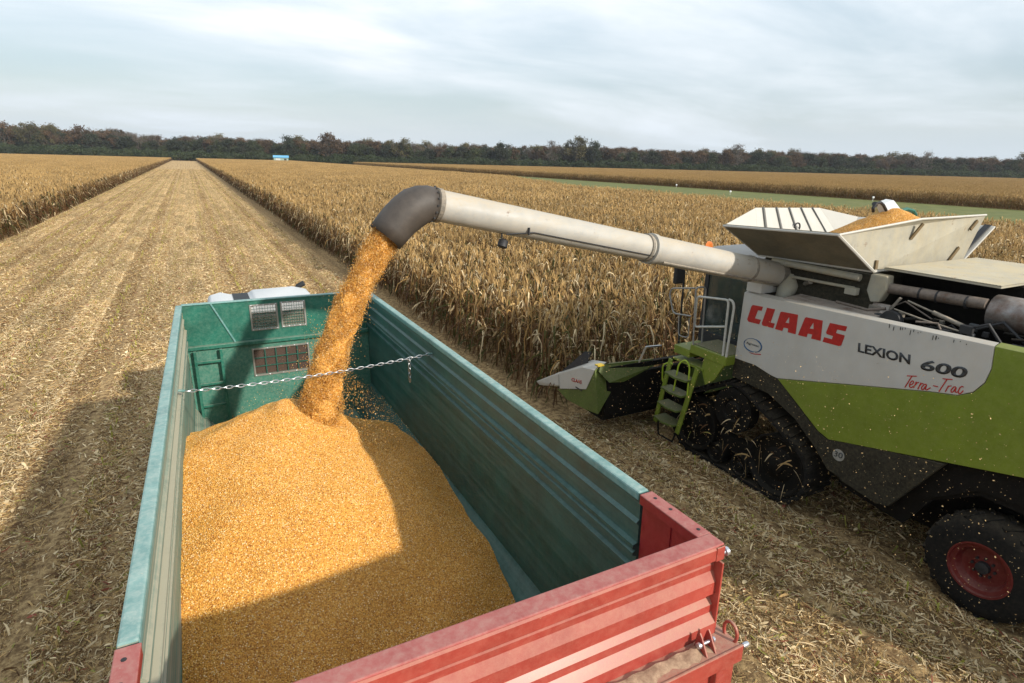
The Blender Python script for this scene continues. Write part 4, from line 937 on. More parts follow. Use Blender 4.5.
# --- body core, far side
cb(MB().prism([(6.1,1.75),(5.4,1.72),(4.7,1.5),(4.2,.95),(3.3,.95),(2.6,1.5),(-.5,1.6),(-.95,2.0),(-.95,2.80),(4.30,2.72),(4.35,3.05),(6.1,3.05)],XP+.12,10.68,0),'body',blk)
cb(MB().box((8.0,-.8,.55),(10.4,4.4,1.6)),'underbody_filler',blk)  # black block added to stop light showing over the rear wheel
cb(MB().prism([(4.6,1.9),(4.15,.70),(3.3,.62),(3.05,1.1),(2.6,1.42),(1.9,1.42),(1.3,1.2),(-.8,1.3),(-.8,2.2)],XP+.16,XP+.20,0),'inner_gap_filler',blk)  # black sheet added to close a gap that let light through below the panel
cb(MB().prism([(6.15,3.1),(-.9,3.28),(-1.0,2.7),(2.2,1.9),(4.4,1.37),(5.3,1.95),(6.15,2.02)],10.70,10.76,0),'right_side_panel',cgreen)
cb(MB().box((7.9,-1.7,1.0),(10.4,-.96,2.3)),'straw_chopper',cgreen_d,bevel=.05)
# --- grain tank and its raised flaps
cb(MB().box((8.0,4.50,2.9),(10.15,6.25,3.70)),'grain_tank',skirtm,bevel=.01)  # dark skirt colour paints in the shade below the left flap
def cbx(mb,name,mat,parent=None,**k): return explode(mb,name,mat,parent or comb,off=CO,**k)
def flap(pts,name,mat,t=.03,nrm=None): return cb(MB().slab(pts,t,nrm),name,mat,bevel=.004)
hRL=(7.90,4.47,3.71); hFL=(7.90,6.31,3.66); hRR=(10.20,4.50,3.715); hFR=(10.20,6.35,3.68)
tRL=(7.07,4.52,4.218); tFL=(6.98,6.28,4.155); kR=(8.66,4.41,4.388); tRR=(10.42,4.44,4.403); RtR=(11.18,4.60,4.203); RtF=(11.10,6.78,4.155)
fTL=(8.36,6.88,4.352); fTR=(10.62,7.26,4.288)
lf=flap([hRL,hFL,tFL,tRL],'left_flap',paint('shaded grimy flap metal',(.15,.14,.105),.6,dust=.4,dustcol=(.30,.25,.17),base_dust=.15,var=.2,streak=.3,streakmap=(2,2,.5),rust=.05))  # darker copy of the flap metal: shade on this side painted in, plus dirt
rfp=flap([hRL,tRL,kR,tRR,hRR],'rear_flap',flapm,.025)
fm_=MB()
for k in range(10):
    a0,a1=(Vector(hFL).lerp(Vector(hFR),q/10) for q in (k,k+1)); b0,b1=(Vector(fTL).lerp(Vector(fTR),q/10) for q in (k,k+1)); fm_.slab([a0,b0,b1,a1],.015,(0,1,0))
ff_=cb(fm_,'front_flap',flapin)
flap([hFL,tFL,fTL],'corner_gusset',flapin,.015); flap([hFR,fTR,RtF],'corner_gusset',flapin,.015)
rgf=flap([(10.36,4.56,3.71),(10.3,6.4,3.68),RtF,RtR],'right_flap',flapin,.03)
# flap edge beads
bd_=MB().tube([hRL,tRL],.020,6).tube([tRL,kR,tRR],.016,6).tube([hRL,hRR],.018,6); cb(bd_,'edge_bead',flapin,rfp)
cb(MB().tube([tFL,tRL],.017,6).tube([hFL,hRL],.017,6),'edge_bead',flapin,lf)
def on_rear(u,v,o=.02):     # point on the rear flap: u 0..1 left-right, v 0..1 up
    a=Vector(hRL).lerp(Vector(hRR),u); b=Vector(tRL).lerp(Vector(tRR),u) if u<.47 else Vector(kR).lerp(Vector(tRR),(u-.47)/.53)
    p=a.lerp(b,v); return p+Vector((0,-o,-o*.3))
ht=flat('flap hinge brown',(.16,.11,.05),.7)
for (u0,v0,u1,v1) in ((.03,.08,.10,.30),(.42,.70,.47,.92),(.80,.06,.86,.34),(.90,.72,.93,.90)):
    cb(MB().bar(on_rear(u0,v0),on_rear(u1,v1),.05,.02,(0,1,0)),'flap_clasp',ht,rfp)
for k in range(5):   # pressed ribs on the inside of the front flap
    u=.10+k*.19; a=Vector(hFL).lerp(Vector(hFR),u); b=Vector(fTL).lerp(Vector(fTR),u); off_=Vector((0,-.016,.0))
    cb(MB().bar(a+off_,b+off_,.06,.018,(0,1,.6)),'rib',flat('rib grey',(.13,.125,.11),.6) if k==0 else MATS['rib grey'],ff_)
c0=Vector(hFL).lerp(Vector(fTR),.50)+Vector((0,-.09,.05)); cb(MB().tube([c0+Vector((.07*math.cos(t),0,.07*math.sin(t))) for t in np.linspace(0,6.28,13)[:-1]],.014,5,closed=True).tube([c0+Vector((.02,0,-.07)),c0+Vector((.07,-.02,-.16)),c0+Vector((-.03,0,-.22))],.010,5),'sensor',darkm,ff_,smooth=50)
cb(MB().slab([(10.38,4.60,3.76),(11.14,4.64,4.20),(11.17,4.74,4.20),(10.41,4.70,3.76)],.02),'flap_edge_strip',darkm,rgf)
# grain in the tank
n_=26; vv=[];fc=[]
for a_ in range(n_+1):
    for b_ in range(n_+1):
        x=7.6+3.0*a_/n_; y=4.55+2.1*b_/n_; r_=math.hypot((x-9.36)*.95,(y-5.15)); vv.append((x,y,min(4.50,4.47-.52*max(0,math.sqrt(r_*r_+.012)-.1)*1.12)+random.uniform(-.008,.008)))
for a_ in range(n_):
    for b_ in range(n_): i_=a_*(n_+1)+b_; fc.append((i_,i_+1,i_+n_+2,i_+n_+1))
keep=[f for f in fc if all(vv[i][2]>3.9 for i in f)]
tg=MB().add(vv,keep).build('tank_grain',heap_mat,None,smooth=60); tag(tg,'cone of yellow maize grain standing above the harvester tank flaps','grain heap',kind='stuff')
tg.modifiers.new('kernels','NODES').node_group=g
# filler head poking out of the grain: pale cover, dark bracket, green cable
fh_=cb(MB().slab([(9.27,5.2,4.33),(9.11,5.22,4.52),(9.40,5.24,4.575),(9.62,5.2,4.41),(9.55,5.18,4.34)],.13,(0,1,.1)),'filler_cover',white,bevel=.012)
cb(MB().tube([(8.86,5.2,4.42),(8.80,5.18,4.47),(8.84,5.17,4.54),(8.94,5.17,4.55),(9.05,5.18,4.51),(9.18,5.2,4.43)],.022,7).tube([(8.84,5.2,4.54),(8.88,5.2,4.50)],.035,7),'filler_bracket',darkm,fh_,smooth=50)
cb(MB().tube([(9.50,5.2,4.40),(9.72,5.2,4.44),(9.90,5.2,4.41),(10.0,5.2,4.34)],.03,7),'filler_cable',wiremat,fh_,smooth=50)
cb(MB().box((9.45,5.1,4.25),(9.62,5.25,4.37)),'filler_motor',dustym,fh_,bevel=.01)

# --- roof deck, exhaust, engine bay
dm=MB(); nr=40
for k in range(nr):     # pressed tread plate, shallow ridges
    y0=4.40-1.32*k/nr; y1=4.40-1.32*(k+1)/nr; ym=(y0+y1)/2; zf=lambda y:3.775+(4.4-y)*.0
    dm.add([(8.0,y0,zf(y0)),(10.35,y0,zf(y0)),(10.35,ym,zf(ym)+.006),(8.0,ym,zf(ym)+.006),(10.35,y1,zf(y1)),(8.0,y1,zf(y1))],[(0,1,2,3),(3,2,4,5)])
dk=cb(dm,'roof_deck',flapm,fixn=False); cb(MB().box((8.0,3.08,3.745),(10.35,4.40,3.770)),'deck_frame',flapm,dk)
cb(MB().box((8.6,-.9,3.15),(10.5,3.02,3.55)),'rear_hood',cgreen,bevel=.08)
cb(MB().box((8.05,2.2,2.72),(8.9,4.3,2.95)).box((8.5,3.0,2.9),(10.3,4.4,3.73)),'engine_block',blk,bevel=.03)
cb(MB().tube([(8.0,4.30,3.515),(8.0,3.62,3.53),(8.02,3.18,3.54)],[.068,.070,.066],14),'exhaust_pipe',rusty,smooth=50)
eb=MB()
for y in (3.9,3.7,3.38): eb.lathe((8.0,y,3.523),(0,-1,0),[(0,.07),(.002,.077),(.022,.077),(.024,.07)],14)
cbx(eb,'pipe_clamp',darkm)
mf=cb(MB().lathe((8.18,3.17,3.45),(0,-1,0),[(0,.12),(.01,.195),(.03,.20),(.55,.20),(.57,.19),(.58,.1)],28),'muffler',paint('stained muffler',(.30,.30,.30),.4,metal=.6,dust=.5,dustcol=(.42,.34,.27),base_dust=.1,rust=1.2,var=.3),smooth=50)
cb(MB().lathe((8.30,2.70,3.45),(0,-1,0),[(0,.2),(.02,.215),(.06,.215),(.08,.2)],24),'muffler_band',steel,mf)
rods=MB()
cb(MB().tube([(7.80,3.92,3.44),(7.82,3.62,3.36)],.012,8).tube([(7.82,3.62,3.36),(7.86,3.18,3.24)],.026,10),'hydraulic_ram',dustym,smooth=50)
cb(MB().tube([(7.72,4.02,3.32),(7.74,3.66,3.26),(7.80,3.2,3.20)],.011,8),'push_rod',dustym,smooth=50)
cb(MB().bar((7.78,4.0,3.46),(7.76,4.08,3.30),.06,.03),'lever',dustym); cb(MB().tube([(7.66,4.75,3.26),(7.68,4.32,3.24),(7.72,4.12,3.30)],.020,8),'pipe',rusty,smooth=50)
cb(MB().lathe((7.66,4.02,3.16),(1,0,0),[(0,.03),(.01,.13),(.04,.14),(.05,.11),(.06,.11),(.07,.14),(.10,.13),(.11,.03)],24),'belt_pulley',darkm,smooth=40)
cb(MB().lathe((7.66,3.55,3.08),(1,0,0),[(0,.03),(.01,.10),(.04,.11),(.07,.11),(.10,.10),(.11,.03)],24),'belt_pulley',darkm,smooth=40)
rr_=random.Random(3)
for k in range(26):
    y=2.3+rr_.random()*1.9; z=3.06+rr_.random()*.26; x=7.64+rr_.random()*.35
    cb(MB().tube([(x,y,z),(x+rr_.uniform(-.05,.08),y-rr_.uniform(.1,.3),z+rr_.uniform(-.02,.14)),(x+.1,y-rr_.uniform(.3,.6),z-rr_.uniform(0,.18))],rr_.uniform(.009,.020),7),'hose',rr_.choice([darkm,darkm,darkm,dustym,blk,rusty]),smooth=60)
for k in range(26):
    y=2.2+rr_.random()*2.0; x=7.66+rr_.random()*.32; z=3.0+rr_.random()*.26; s=rr_.uniform(.03,.09)
    cb(MB().box((x,y,z),(x+s,y+s*rr_.uniform(.7,2),z+s*rr_.uniform(.8,1.6))),'engine_fitting',rr_.choice([darkm,blk,dustym,tgrey]),bevel=.008)
cb(MB().tube([(7.68,2.5,3.0),(7.66,2.42,3.14),(7.67,2.32,3.20),(7.7,2.2,3.12),(7.72,2.14,2.95)],.014,7),'hose',dustym,smooth=50)
cb(MB().lathe((7.75,2.42,3.02),(0,0,1),[(0,.10),(.12,.11),(.14,.10),(.17,.05)],18),'filter',darkm,smooth=50)
# shelf behind the white panel
cb(MB().prism([(XP+.06,3.10),(XP+.06,3.165),(7.93,3.19),(7.95,3.30),(8.0,3.30),(8.0,3.10)],4.20,5.50,1),'service_shelf',paint('dusty shelf',(.42,.38,.34),.7,dust=.7,dustcol=(.50,.40,.32),base_dust=.25,rust=.7,var=.2),bevel=.006)
cb(MB().tube([(7.86,6.0,3.62),(7.88,4.62,3.60)],.05,10),'cross_tube',flapm,smooth=50)
cb(MB().tube([(7.84,5.6,3.44),(7.86,4.66,3.45)],.022,10),'hydraulic_ram',flapm,smooth=50)
cb(MB().box((7.80,4.60,3.36),(7.90,4.76,3.46)),'ram_bracket',flapm,bevel=.01)
cb(MB().box((7.93,4.42,3.0),(8.03,6.2,3.66)),'tank_side',skirtm)  # same dark colour, shade behind the tubes painted in
cb(MB().prism([(4.50,3.68),(4.28,3.68),(4.26,3.50),(4.33,3.32),(4.44,3.30),(4.52,3.45)],7.90,8.06,0),'corner_bracket',flapm,bevel=.02); cb(MB().box((7.92,4.30,3.0),(8.05,4.46,3.27)),'corner_post',dustym,bevel=.02)
cb(MB().box((7.50,5.86,3.15),(7.90,6.13,3.36)),'front_block',cwhite,bevel=.01)

# --- unloading auger
def ax(t): return Vector((7.95+(2.25-7.95)*t,5.90,3.405+(4.545-3.405)*t))
aug=cb(MB().tube([ax(0.0),ax(.475)],.187,28).tube([ax(.47),ax(1.0)],.168,28),'unloading_auger',tubem,smooth=40)
cb(MB().tube([ax(.464),ax(.466),ax(.478),ax(.480)],[.168,.203,.203,.168],28),'joint_flange',tubem,aug,smooth=30)
cb(MB().tube([ax(.484),ax(.486),ax(.492),ax(.493)],[.168,.186,.186,.168],28),'clamp_band',dustym,aug)
cb(MB().tube([ax(.99),ax(.992),ax(1.0),ax(1.002)],[.16,.180,.180,.16],28),'end_collar',dustym,aug)
cb(MB().tube([ax(0.13),ax(.131),ax(.137),ax(.138)],[.186,.200,.200,.186],28),'clamp_band',dustym,aug)
und=Vector((0,-.10,-.15)); cb(MB().tube([ax(.01)+Vector((0,-.13,-.145)),ax(.45)+Vector((0,-.13,-.145))],.016,6),'seam',dustym,aug); cb(MB().tube([ax(.48)+Vector((0,-.145,-.085)),ax(.80)+Vector((0,-.145,-.085)),ax(.815)+Vector((0,-.16,-.10)),ax(.86)+Vector((0,-.10,-.165))],.009,6),'cable',darkm,aug)
cb(MB().tube([ax(.815)+Vector((0,-.165,-.04)),ax(.815)+Vector((0,-.165,-.12))],.015,6),'cable_clip',darkm,aug)
lp=ax(.865)+Vector((0,-.05,-.16)); cb(MB().tube([lp,lp+Vector((0,0,-.06))],.010,6).lathe(lp+Vector((.03,0,-.07)),(-.4,-.2,-1),[(0,.03),(.02,.055),(.09,.06),(.10,.045)],14),'work_light',darkm,aug,smooth=50)
# rubber spout
sp_=[(2.23,4.549),(2.17,4.556),(2.10,4.548),(2.02,4.52),(1.94,4.465),(1.86,4.40),(1.78,4.315),(1.70,4.225)]
bootm,ntb,bb_=base_mat('dark rubber spout'); ntb.links.new(mixc(ntb,mrange(ntb,noise(ntb,6,7,.7),.3,.7),(.040,.033,.028),(.085,.070,.058)),bb_.inputs['Base Color']); bb_.inputs['Roughness'].default_value=.6
sb=MB().tube([(x,5.90,z) for x,z in sp_],[.178,.188,.200,.208,.206,.200,.196,.190],32,cap=False)
boot=cb(sb,'rubber_spout',bootm,comb,smooth=50,fixn=False); so2=boot.modifiers.new('thick','SOLIDIFY'); so2.thickness=.012; so2.offset=-1
sbm=MB()
for k in range(16):
    t=2*math.pi*k/16; d0=(ax(1)-ax(0)).normalized(); a_,b_=frame_of(d0); p=Vector((2.215,5.9,4.551))+(a_*math.cos(t)+b_*math.sin(t))*.184; sbm.box((p.x-.010,p.y-.009,p.z-.009),(p.x+.010,p.y+.009,p.z+.009))
cbx(sbm,'spout_bolt',darkm,boot)
# elbow and turret at the foot of the auger
cb(MB().tube([(7.80,5.90,3.435),(8.05,5.90,3.39),(8.25,5.88,3.33),(8.36,5.85,3.22),(8.38,5.84,3.02)],[.195,.21,.225,.215,.20],22),'auger_elbow',dustym,aug,smooth=50)
cb(MB().tube([(8.0,5.72,3.42),(7.93,5.70,3.28),(7.86,5.70,3.18),(7.84,5.70,3.08)],[.10,.15,.13,.12],16),'auger_gearbox',flapm,aug,smooth=50)
for y_ in (5.62,5.76): cb(MB().tube([(7.98,y_,3.62),(8.12,y_-.03,3.58),(8.18,y_-.04,3.48),(8.1,y_-.06,3.38)],.012,7),'hose',darkm,aug,smooth=50)
cb(MB().tube([(8.15,5.62,3.30),(7.98,5.50,3.34),(7.84,5.30,3.42)],.035,8),'slewing_ram',dustym,aug,smooth=50)

# --- cab
cbm=MB()
for x in (7.97,10.2):
    for y in (6.35,7.35): cbm.bar((x,y,1.95),(x,y,3.42),.09,.09)
cbm.box((7.93,6.30,3.38),(10.25,7.40,3.46)).box((7.93,6.30,1.85),(10.25,7.40,2.15))
cabc=cb(cbm,'cab_frame',darkm,bevel=.01)
cb(MB().box((8.0,6.34,2.15),(10.2,6.352,3.38)).box((7.945,6.4,2.15),(7.955,7.3,3.38)).box((8.0,7.35,2.15),(10.2,7.362,3.38)).box((10.21,6.4,2.15),(10.22,7.3,3.38)),'cab_glass',glass,cabc)
cb(MB().prism([(8.02,3.46),(8.08,3.56),(8.4,3.61),(9.9,3.62),(10.2,3.55),(10.25,3.46)],6.40,7.65,1),'cab_roof',paint('cab roof paint',(.40,.40,.40),.45,dust=.4,dustcol=(.40,.35,.28),base_dust=.15),cabc,bevel=.02)
cb(MB().box((8.6,6.6,2.15),(9.2,7.0,2.5)).box((8.6,6.55,2.5),(9.2,6.65,3.1)),'cab_seat',darkm,cabc,bevel=.04)
bm_,ntx,bx_=base_mat('beacon lamp'); bx_.inputs['Base Color'].default_value=(.85,.22,.03,1); bx_.inputs['Roughness'].default_value=.2; bx_.inputs['Emission Color'].default_value=(1,.25,.05,1); bx_.inputs['Emission Strength'].default_value=.5
cb(MB().lathe((8.10,7.55,3.56),(0,0,1),[(0,.06),(.02,.065),(.11,.06),(.15,.035),(.155,.005)],16),'beacon',bm_,cabc,smooth=50)
mr=cb(MB().box((6.72,6.88,3.16),(6.93,6.95,3.52)),'mirror',darkm,comb,bevel=.03); cb(MB().tube([(6.90,6.92,3.50),(7.3,6.95,3.55),(7.95,7.0,3.40)],.015,6),'mirror_arm',darkm,mr,smooth=50)
# --- platform, ladder, rails: image-solved points, whole group scaled away from the camera
plat=cb(MB().box((7.30,6.16,1.90),(7.95,6.95,2.06)).box((7.30,6.95,1.80),(7.9,7.33,1.95)),'platform',cgreen,bevel=.012)
cb(MB().box((7.34,6.19,2.062),(7.93,6.92,2.072)),'tread_plate',paint('tread plate',(.10,.125,.045),.8,dust=.8,dustcol=(.20,.17,.10),base_dust=.4),plat)
cb(MB().prism([(6.20,1.90),(6.62,1.90),(6.65,1.70),(6.53,1.45),(6.36,1.59)],7.31,7.35,0).box((7.30,6.60,1.67),(7.60,7.33,1.71)),'platform_bracket',cgreen,plat)
ldr=cb(MB().bar((7.25,7.32,1.68),(7.18,7.48,.40),.09,.030,(1,0,0)).bar((7.25,6.68,1.70),(7.18,6.91,.40),.09,.030,(1,0,0)),'ladder',cgreen,bevel=.006)
for k in range(4):
    z=1.43-.30*k; f_=(1.68-z)/1.28
    ya=7.305+.16*f_; yb=6.695+.23*f_; xo_=7.12-.06*f_; xm_=7.09-.06*f_; xi_=7.34
    cb(MB().add([(xo_,ya-.03,z),(xm_,(ya+yb)/2,z-.01),(xo_,yb+.03,z),(xi_,yb+.03,z),(xi_,ya-.03,z),(xo_,ya-.03,z+.035),(xm_,(ya+yb)/2,z+.025),(xo_,yb+.03,z+.035),(xi_,yb+.03,z+.035),(xi_,ya-.03,z+.035)],[(4,3,2,1,0),(5,6,7,8,9),(0,1,6,5),(1,2,7,6),(2,3,8,7),(3,4,9,8),(4,0,5,9)]),'step',cgreen_d,ldr)
cb(MB().tube([(7.21,7.44,.44),(7.18,7.37,.19),(7.18,7.0,.19),(7.21,6.95,.44)],.018,6),'lower_step',blk,ldr)
def loop(pts,r,name,mat,par):
    P_=[Vector(p) for p in pts]; sm=[P_[0]]
    for a_,b_,c_ in zip(P_,P_[1:],P_[2:]):
        q=min(.07,(b_-a_).length/2,(c_-b_).length/2); s0=b_+(a_-b_).normalized()*q; s1=b_+(c_-b_).normalized()*q
        for t in (0,.25,.5,.75,1): sm.append(s0*(1-t)**2+b_*2*t*(1-t)+s1*t*t)
    sm.append(P_[-1]); return cb(MB().tube(sm,r,8),name,mat,par,smooth=60)
loop([(7.30,7.30,1.11),(7.30,7.53,1.16),(7.27,7.53,1.49),(7.25,7.33,1.62),(7.23,7.25,1.60)],.014,'grab_rail',yg,ldr)
loop([(7.17,7.02,1.09),(7.17,7.10,1.11),(7.19,7.06,1.68),(7.21,6.93,1.80),(7.21,6.82,1.70),(7.20,6.79,1.17)],.014,'grab_rail',yg,ldr)
loop([(7.32,6.25,2.06),(7.32,6.28,2.98),(7.32,6.95,2.90),(7.32,6.93,2.37),(7.32,6.28,2.54)],.019,'hand_rail',railm,plat)
loop([(7.32,6.18,2.06),(7.32,6.16,2.90),(7.32,6.20,2.98),(7.32,6.28,2.99)],.019,'hand_rail',railm,plat)
loop([(7.30,6.89,2.06),(7.30,6.98,3.05),(7.48,6.93,3.05),(7.52,6.91,2.06)],.015,'hand_rail',railg,plat)
loop([(7.27,6.97,3.04),(7.27,7.51,2.93),(7.27,7.55,2.82),(7.27,7.41,2.50),(7.27,6.99,2.55)],.014,'hand_rail',railg,plat)
loop([(7.27,7.27,2.50),(7.27,7.23,2.14),(7.27,6.99,2.16),(7.27,7.02,2.50)],.010,'hand_rail',railg,plat)
cb(MB().bar((7.35,7.33,3.21),(7.40,7.33,1.95),.025,.025),'grab_post',darkm,plat)

# --- rubber track on the left, its mirror image on the right; rear wheels
def track(x0,x1,s):
    cs=[(5.10,.60,.50),(6.80,.60,.50),(6.02,1.16,.40)]
    hull=[]
    R1=.56
    for a in np.linspace(-math.pi/2,-math.pi*1.22,12)[::1]: hull.append((cs[0][0]-0,cs[0][1],a,R1))
    pts_=[(5.10+R1*math.cos(a),.60+R1*math.sin(a)) for a in np.linspace(-math.pi/2,-math.pi*1.33,14)]
    pts_+=[(6.02+.46*math.cos(a),1.16+.46*math.sin(a)) for a in np.linspace(math.pi*.67,math.pi*.36,8)]
    pts_+=[(6.80+R1*math.cos(a),.60+R1*math.sin(a)) for a in np.linspace(math.pi*.33,-math.pi/2,14)]
    pts_+=[(6.80-(1.70)*t,.04) for t in (.25,.5,.75)]
    m=MB(); n=len(pts_); ctr=Vector((0,5.97,.7))
    inner_=[]
    for k,(y,z) in enumerate(pts_):
        a=Vector(pts_[k-1]);b=Vector(pts_[(k+1)%n]); tn=(b-a).normalized(); nrm=Vector((-tn.y,tn.x)); 
        if nrm.dot(Vector((5.97-y,.7-z)))<0: nrm=-nrm
        inner_.append((y+nrm.x*.05,z+nrm.y*.05))
    for k in range(n):
        j=(k+1)%n; (ya,za),(yb,zb)=pts_[k],pts_[j]; (yc,zc),(yd,zd)=inner_[j],inner_[k]
        m.add([(x0,ya,za),(x0,yb,zb),(x0,yc,zc),(x0,yd,zd),(x1,ya,za),(x1,yb,zb),(x1,yc,zc),(x1,yd,zd)],[(0,1,2,3),(7,6,5,4),(0,4,5,1),(1,5,6,2),(2,6,7,3),(3,7,4,0)])
    # lugs
    tot=0; seg=[]
    for k in range(n): a=Vector(pts_[k]);b=Vector(pts_[(k+1)%n]); seg.append((tot,a,b)); tot+=(b-a).length
    for q in range(40):
        d=tot*q/40
        for (t0,a,b) in reversed(seg):
            if d>=t0: break
        L=(b-a).length; p=a+(b-a)*((d-t0)/L); tn=(b-a)/L; nm=Vector((-tn.y,tn.x)); 
        if nm.dot(p-Vector((5.97,.7)))<0: nm=-nm
        m.bar((x0-.005,p.x,p.y),((x0+x1)/2,p.x+.04,p.y),.05,.07,(0,nm.x,nm.y)); m.bar((x1+.005,p.x,p.y),((x0+x1)/2,p.x+.04,p.y),.05,.07,(0,nm.x,nm.y))
    tk=cb(m,'rubber_track',rubber)
    xo=x0 if s<0 else x1; xi=xo-s*.25
    for (y,z,r) in ((5.10,.60,.50),(6.80,.60,.50)):
        cb(MB().lathe((xo,y,z),(s,0,0),[(-.25,r*.95),(0,r),(0,r*.93),(-.02,r*.90),(-.07,r*.84),(-.09,r*.55),(-.07,r*.48),(-.05,r*.30),(.0,r*.26),(.01,r*.20),(.02,.02)],36),'idler_wheel',blk,tk,smooth=35)
    for y in (5.72,6.24): cb(MB().lathe((xo,y,.27),(s,0,0),[(-.2,.18),(0,.18),(0,.15),(-.03,.13),(-.03,.06),(0,.04)],24),'track_roller',blk,tk,smooth=35)
    cb(MB().lathe((xo,6.02,1.16),(s,0,0),[(-.2,.38),(-.01,.38),(-.01,.2),(-.05,.16),(0,.12)],26),'drive_sprocket',blk,tk,smooth=35)
    cb(MB().box((min(xo-s*.1,xo-s*.3),5.2,.42),(max(xo-s*.1,xo-s*.3),6.7,.62)),'track_frame',blk,tk)
track(7.44,8.05,-1); track(10.15,10.76,1)
rw1=wheel(comb,(7.72,2.36,.62),-1,.62,.46,.315,'rear_wheel',redwheel,CO,20); wheel(comb,(10.5,2.36,.62),1,.62,.46,.315,'rear_wheel',redwheel,CO,20)
cb(MB().box((8.0,2.2,.5),(10.3,2.5,.75)),'rear_axle',blk)
# --- maize header
hdr=cb(MB().box((6.35,7.95,.45),(12.0,8.05,1.25)).box((6.35,8.0,.35),(12.0,8.75,.45)).bar((6.2,8.02,1.38),(12.1,8.02,1.30),.10,.10),'header_frame',blk,bevel=.01)  # near black instead of green, painting in the shade beneath the end shield
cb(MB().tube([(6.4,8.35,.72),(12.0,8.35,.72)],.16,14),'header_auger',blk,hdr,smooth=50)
cb(MB().slab([(8.4,8.0,.45),(9.9,8.0,.45),(9.8,6.2,1.5),(8.5,6.2,1.5)],.55,(0,.5,.85)),'feeder_house',cgreen_d,hdr)
# left end divider, built as a hood with a ridge and sloping flanks
def pr(pts2,x,dx=0): return [(x+dx,y,z) for y,z in pts2]
XL=6.10
dv_=MB().slab(pr([(9.22,.59),(8.24,.94),(8.02,1.40),(7.85,.60),(8.24,.54),(8.87,.50)],XL),.02,(1,0,0))
dv_.slab([(XL,8.02,1.40),(XL+.14,8.03,1.49),(XL+.42,8.02,1.44),(XL+.52,8.0,1.11),(XL+.02,7.85,.60)],.02)
dv_.slab([(XL+.46,9.2,.66),(XL+.42,8.02,1.44),(XL+.52,8.0,1.11),(XL+.45,8.0,.60),(XL+.42,8.9,.50)],.02,(-1,0,0))
dvo=cb(dv_,'end_divider',cgreen_d)
wc=cb(MB().add([(XL-.006,9.19,.94),(XL-.006,8.41,1.33),(XL-.006,8.02,1.40),(XL-.006,8.24,.95),(XL-.006,9.13,.64),(XL+.24,9.2,1.02),(XL+.24,8.42,1.44),(XL+.24,8.0,1.53),(XL+.46,9.15,.7),(XL+.46,8.4,1.2),(XL+.46,8.05,1.4)],[(0,1,2,3,4),(0,5,6,1),(1,6,7,2),(5,8,9,6),(6,9,10,7),(0,4,8,5)]),'divider_cover',cwhite,dvo)
cb(MB().add([(XL+.04,10.14,.43),(XL,9.22,.93),(XL+.22,9.22,1.0),(XL+.42,9.2,.72),(XL,9.17,.68),(XL+.08,9.3,.60),(XL+.06,10.02,.38)],[(0,2,1),(0,3,2),(0,1,4),(0,4,6),(4,5,6),(6,5,3),(0,6,3),(1,2,3,5,4)]),'divider_tip',cwhite,dvo,bevel=.012)
cb(MB().slab([(XL+.03,9.19,.97),(XL+.15,8.58,1.57),(XL+.17,8.40,1.62),(XL+.12,8.42,1.40)],.012),'deflector_plate',darkm,dvo)
cb(MB().box((XL+.02,7.96,1.48),(XL+.16,8.06,1.505)),'hinge_strip',flat('warning yellow',(.55,.38,.03),.5),dvo)
text_mesh('lettering','CLAAS',(XL-.010,8.73,.94),(XL-.010,8.39,1.0),(XL-.010,8.73,1.012),lred,dvo,CO,.002,.03)
cb(MB().box((XL-.012,8.36,.86),(XL-.008,8.58,.885)),'model_strip',lblk,dvo)
# long shield from the divider towards the header frame
cb(MB().slab([(XL+.1,8.0,1.50),(7.45,8.0,1.43),(7.50,7.98,1.30),(6.70,7.9,1.12),(6.32,7.85,1.18),(XL+.05,7.95,1.38)],.03,(0,1,.2)),'end_shield',cgreen_d,hdr)
cb(MB().bar((7.2,7.95,1.72),(7.58,7.95,1.70),.03,.03).bar((7.2,7.95,1.72),(7.1,8.0,1.40),.03,.03),'guard_bar',steel,hdr)
for k in range(1,8):
    x=6.32+.75*k
    sn=cb(MB().add([(x,10.1,.25),(x-.20,8.9,.45),(x,8.95,.80),(x+.20,8.9,.45),(x-.20,8.2,.55),(x,8.2,1.0),(x+.20,8.2,.55)],[(0,2,1),(0,3,2),(0,1,3),(1,2,5,4),(2,3,6,5),(4,5,6)]),'row_divider',cgreen,hdr)

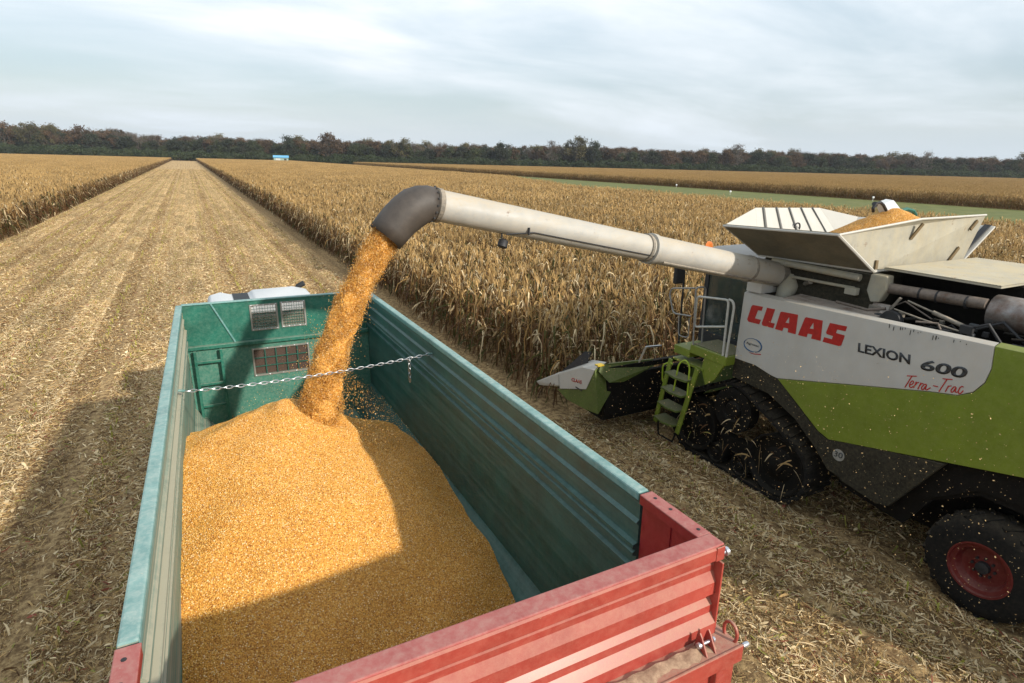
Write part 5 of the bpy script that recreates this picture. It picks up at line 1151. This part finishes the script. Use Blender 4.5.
# --- crop trash draped on the running gear, chaff in the air
s=Strips(); n=50; B0=np.stack([7.36+rng.random(n)*.10,4.7+2.4*rng.random(n),.35+.75*rng.random(n)],-1)
a=rng.random(n)*6.28; L_=.08+.22*rng.random(n); t=np.linspace(0,1,5); P=B0[:,None]+np.stack([-.06*np.ones(n)-.05*rng.random(n),np.cos(a),np.sin(a)*.6],-1)[:,None]*(L_[:,None]*t)[...,None]; P[...,2]-=(t**2)[None]*L_[:,None]*.6; P[...,2]=np.maximum(P[...,2],.05)
s.add(P,np.broadcast_to(np.array([.0,.35,1]),P.shape)*(.006+.008*rng.random(n))[:,None,None]*np.array([.6,1,1,.8,.2])[None,:,None],strawcol(n,.3,.2))
tr=bpy.data.objects.new('crop_trash',s.mesh('crop_trash',straw_mat)); C.objects.link(tr); tag(tr,'torn dry maize leaves caught on the harvester track wheels','crop trash',kind='stuff')
s=Strips(); n=3900
B0=np.stack([5.3+2.1*rng.random(n)**.7,.6+8.5*rng.random(n),.25+2.6*rng.random(n)**1.2],-1)
a=rng.normal(0,1,(n,3)); a/=np.linalg.norm(a,axis=1)[:,None]; b=np.cross(a,rng.normal(0,1,(n,3))); b/=np.linalg.norm(b,axis=1)[:,None]; sz=.002+.0034*rng.random(n)**2
P=np.stack([B0-a*sz[:,None]*1.5,B0+a*sz[:,None]*1.5],1); s.add(P,np.stack([b*sz[:,None]]*2,1),np.array([.72,.50,.24])*(.6+.6*rng.random((n,1))))
chf=bpy.data.objects.new('airborne_chaff',s.mesh('airborne_chaff',straw_mat)); C.objects.link(chf); tag(chf,'fine chaff and husk flecks flying around the harvester side','chaff',kind='stuff')

# ---------------------------------------------------------------- haze: the air itself
hm=bpy.data.materials.new('air haze'); hm.use_nodes=True; hn=hm.node_tree; hn.nodes.clear()
ho=N(hn,'ShaderNodeOutputMaterial'); hv=N(hn,'ShaderNodeVolumePrincipled'); hv.inputs['Density'].default_value=.00013; hv.inputs['Color'].default_value=(.86,.90,.96,1); hv.inputs['Anisotropy'].default_value=.3
hn.links.new(hv.outputs[0],ho.inputs['Volume'])
hzb=MB().box((-900,-700,-1.5),(1600,1100,40)).build('haze',hm); tag(hzb,kind='stuff')
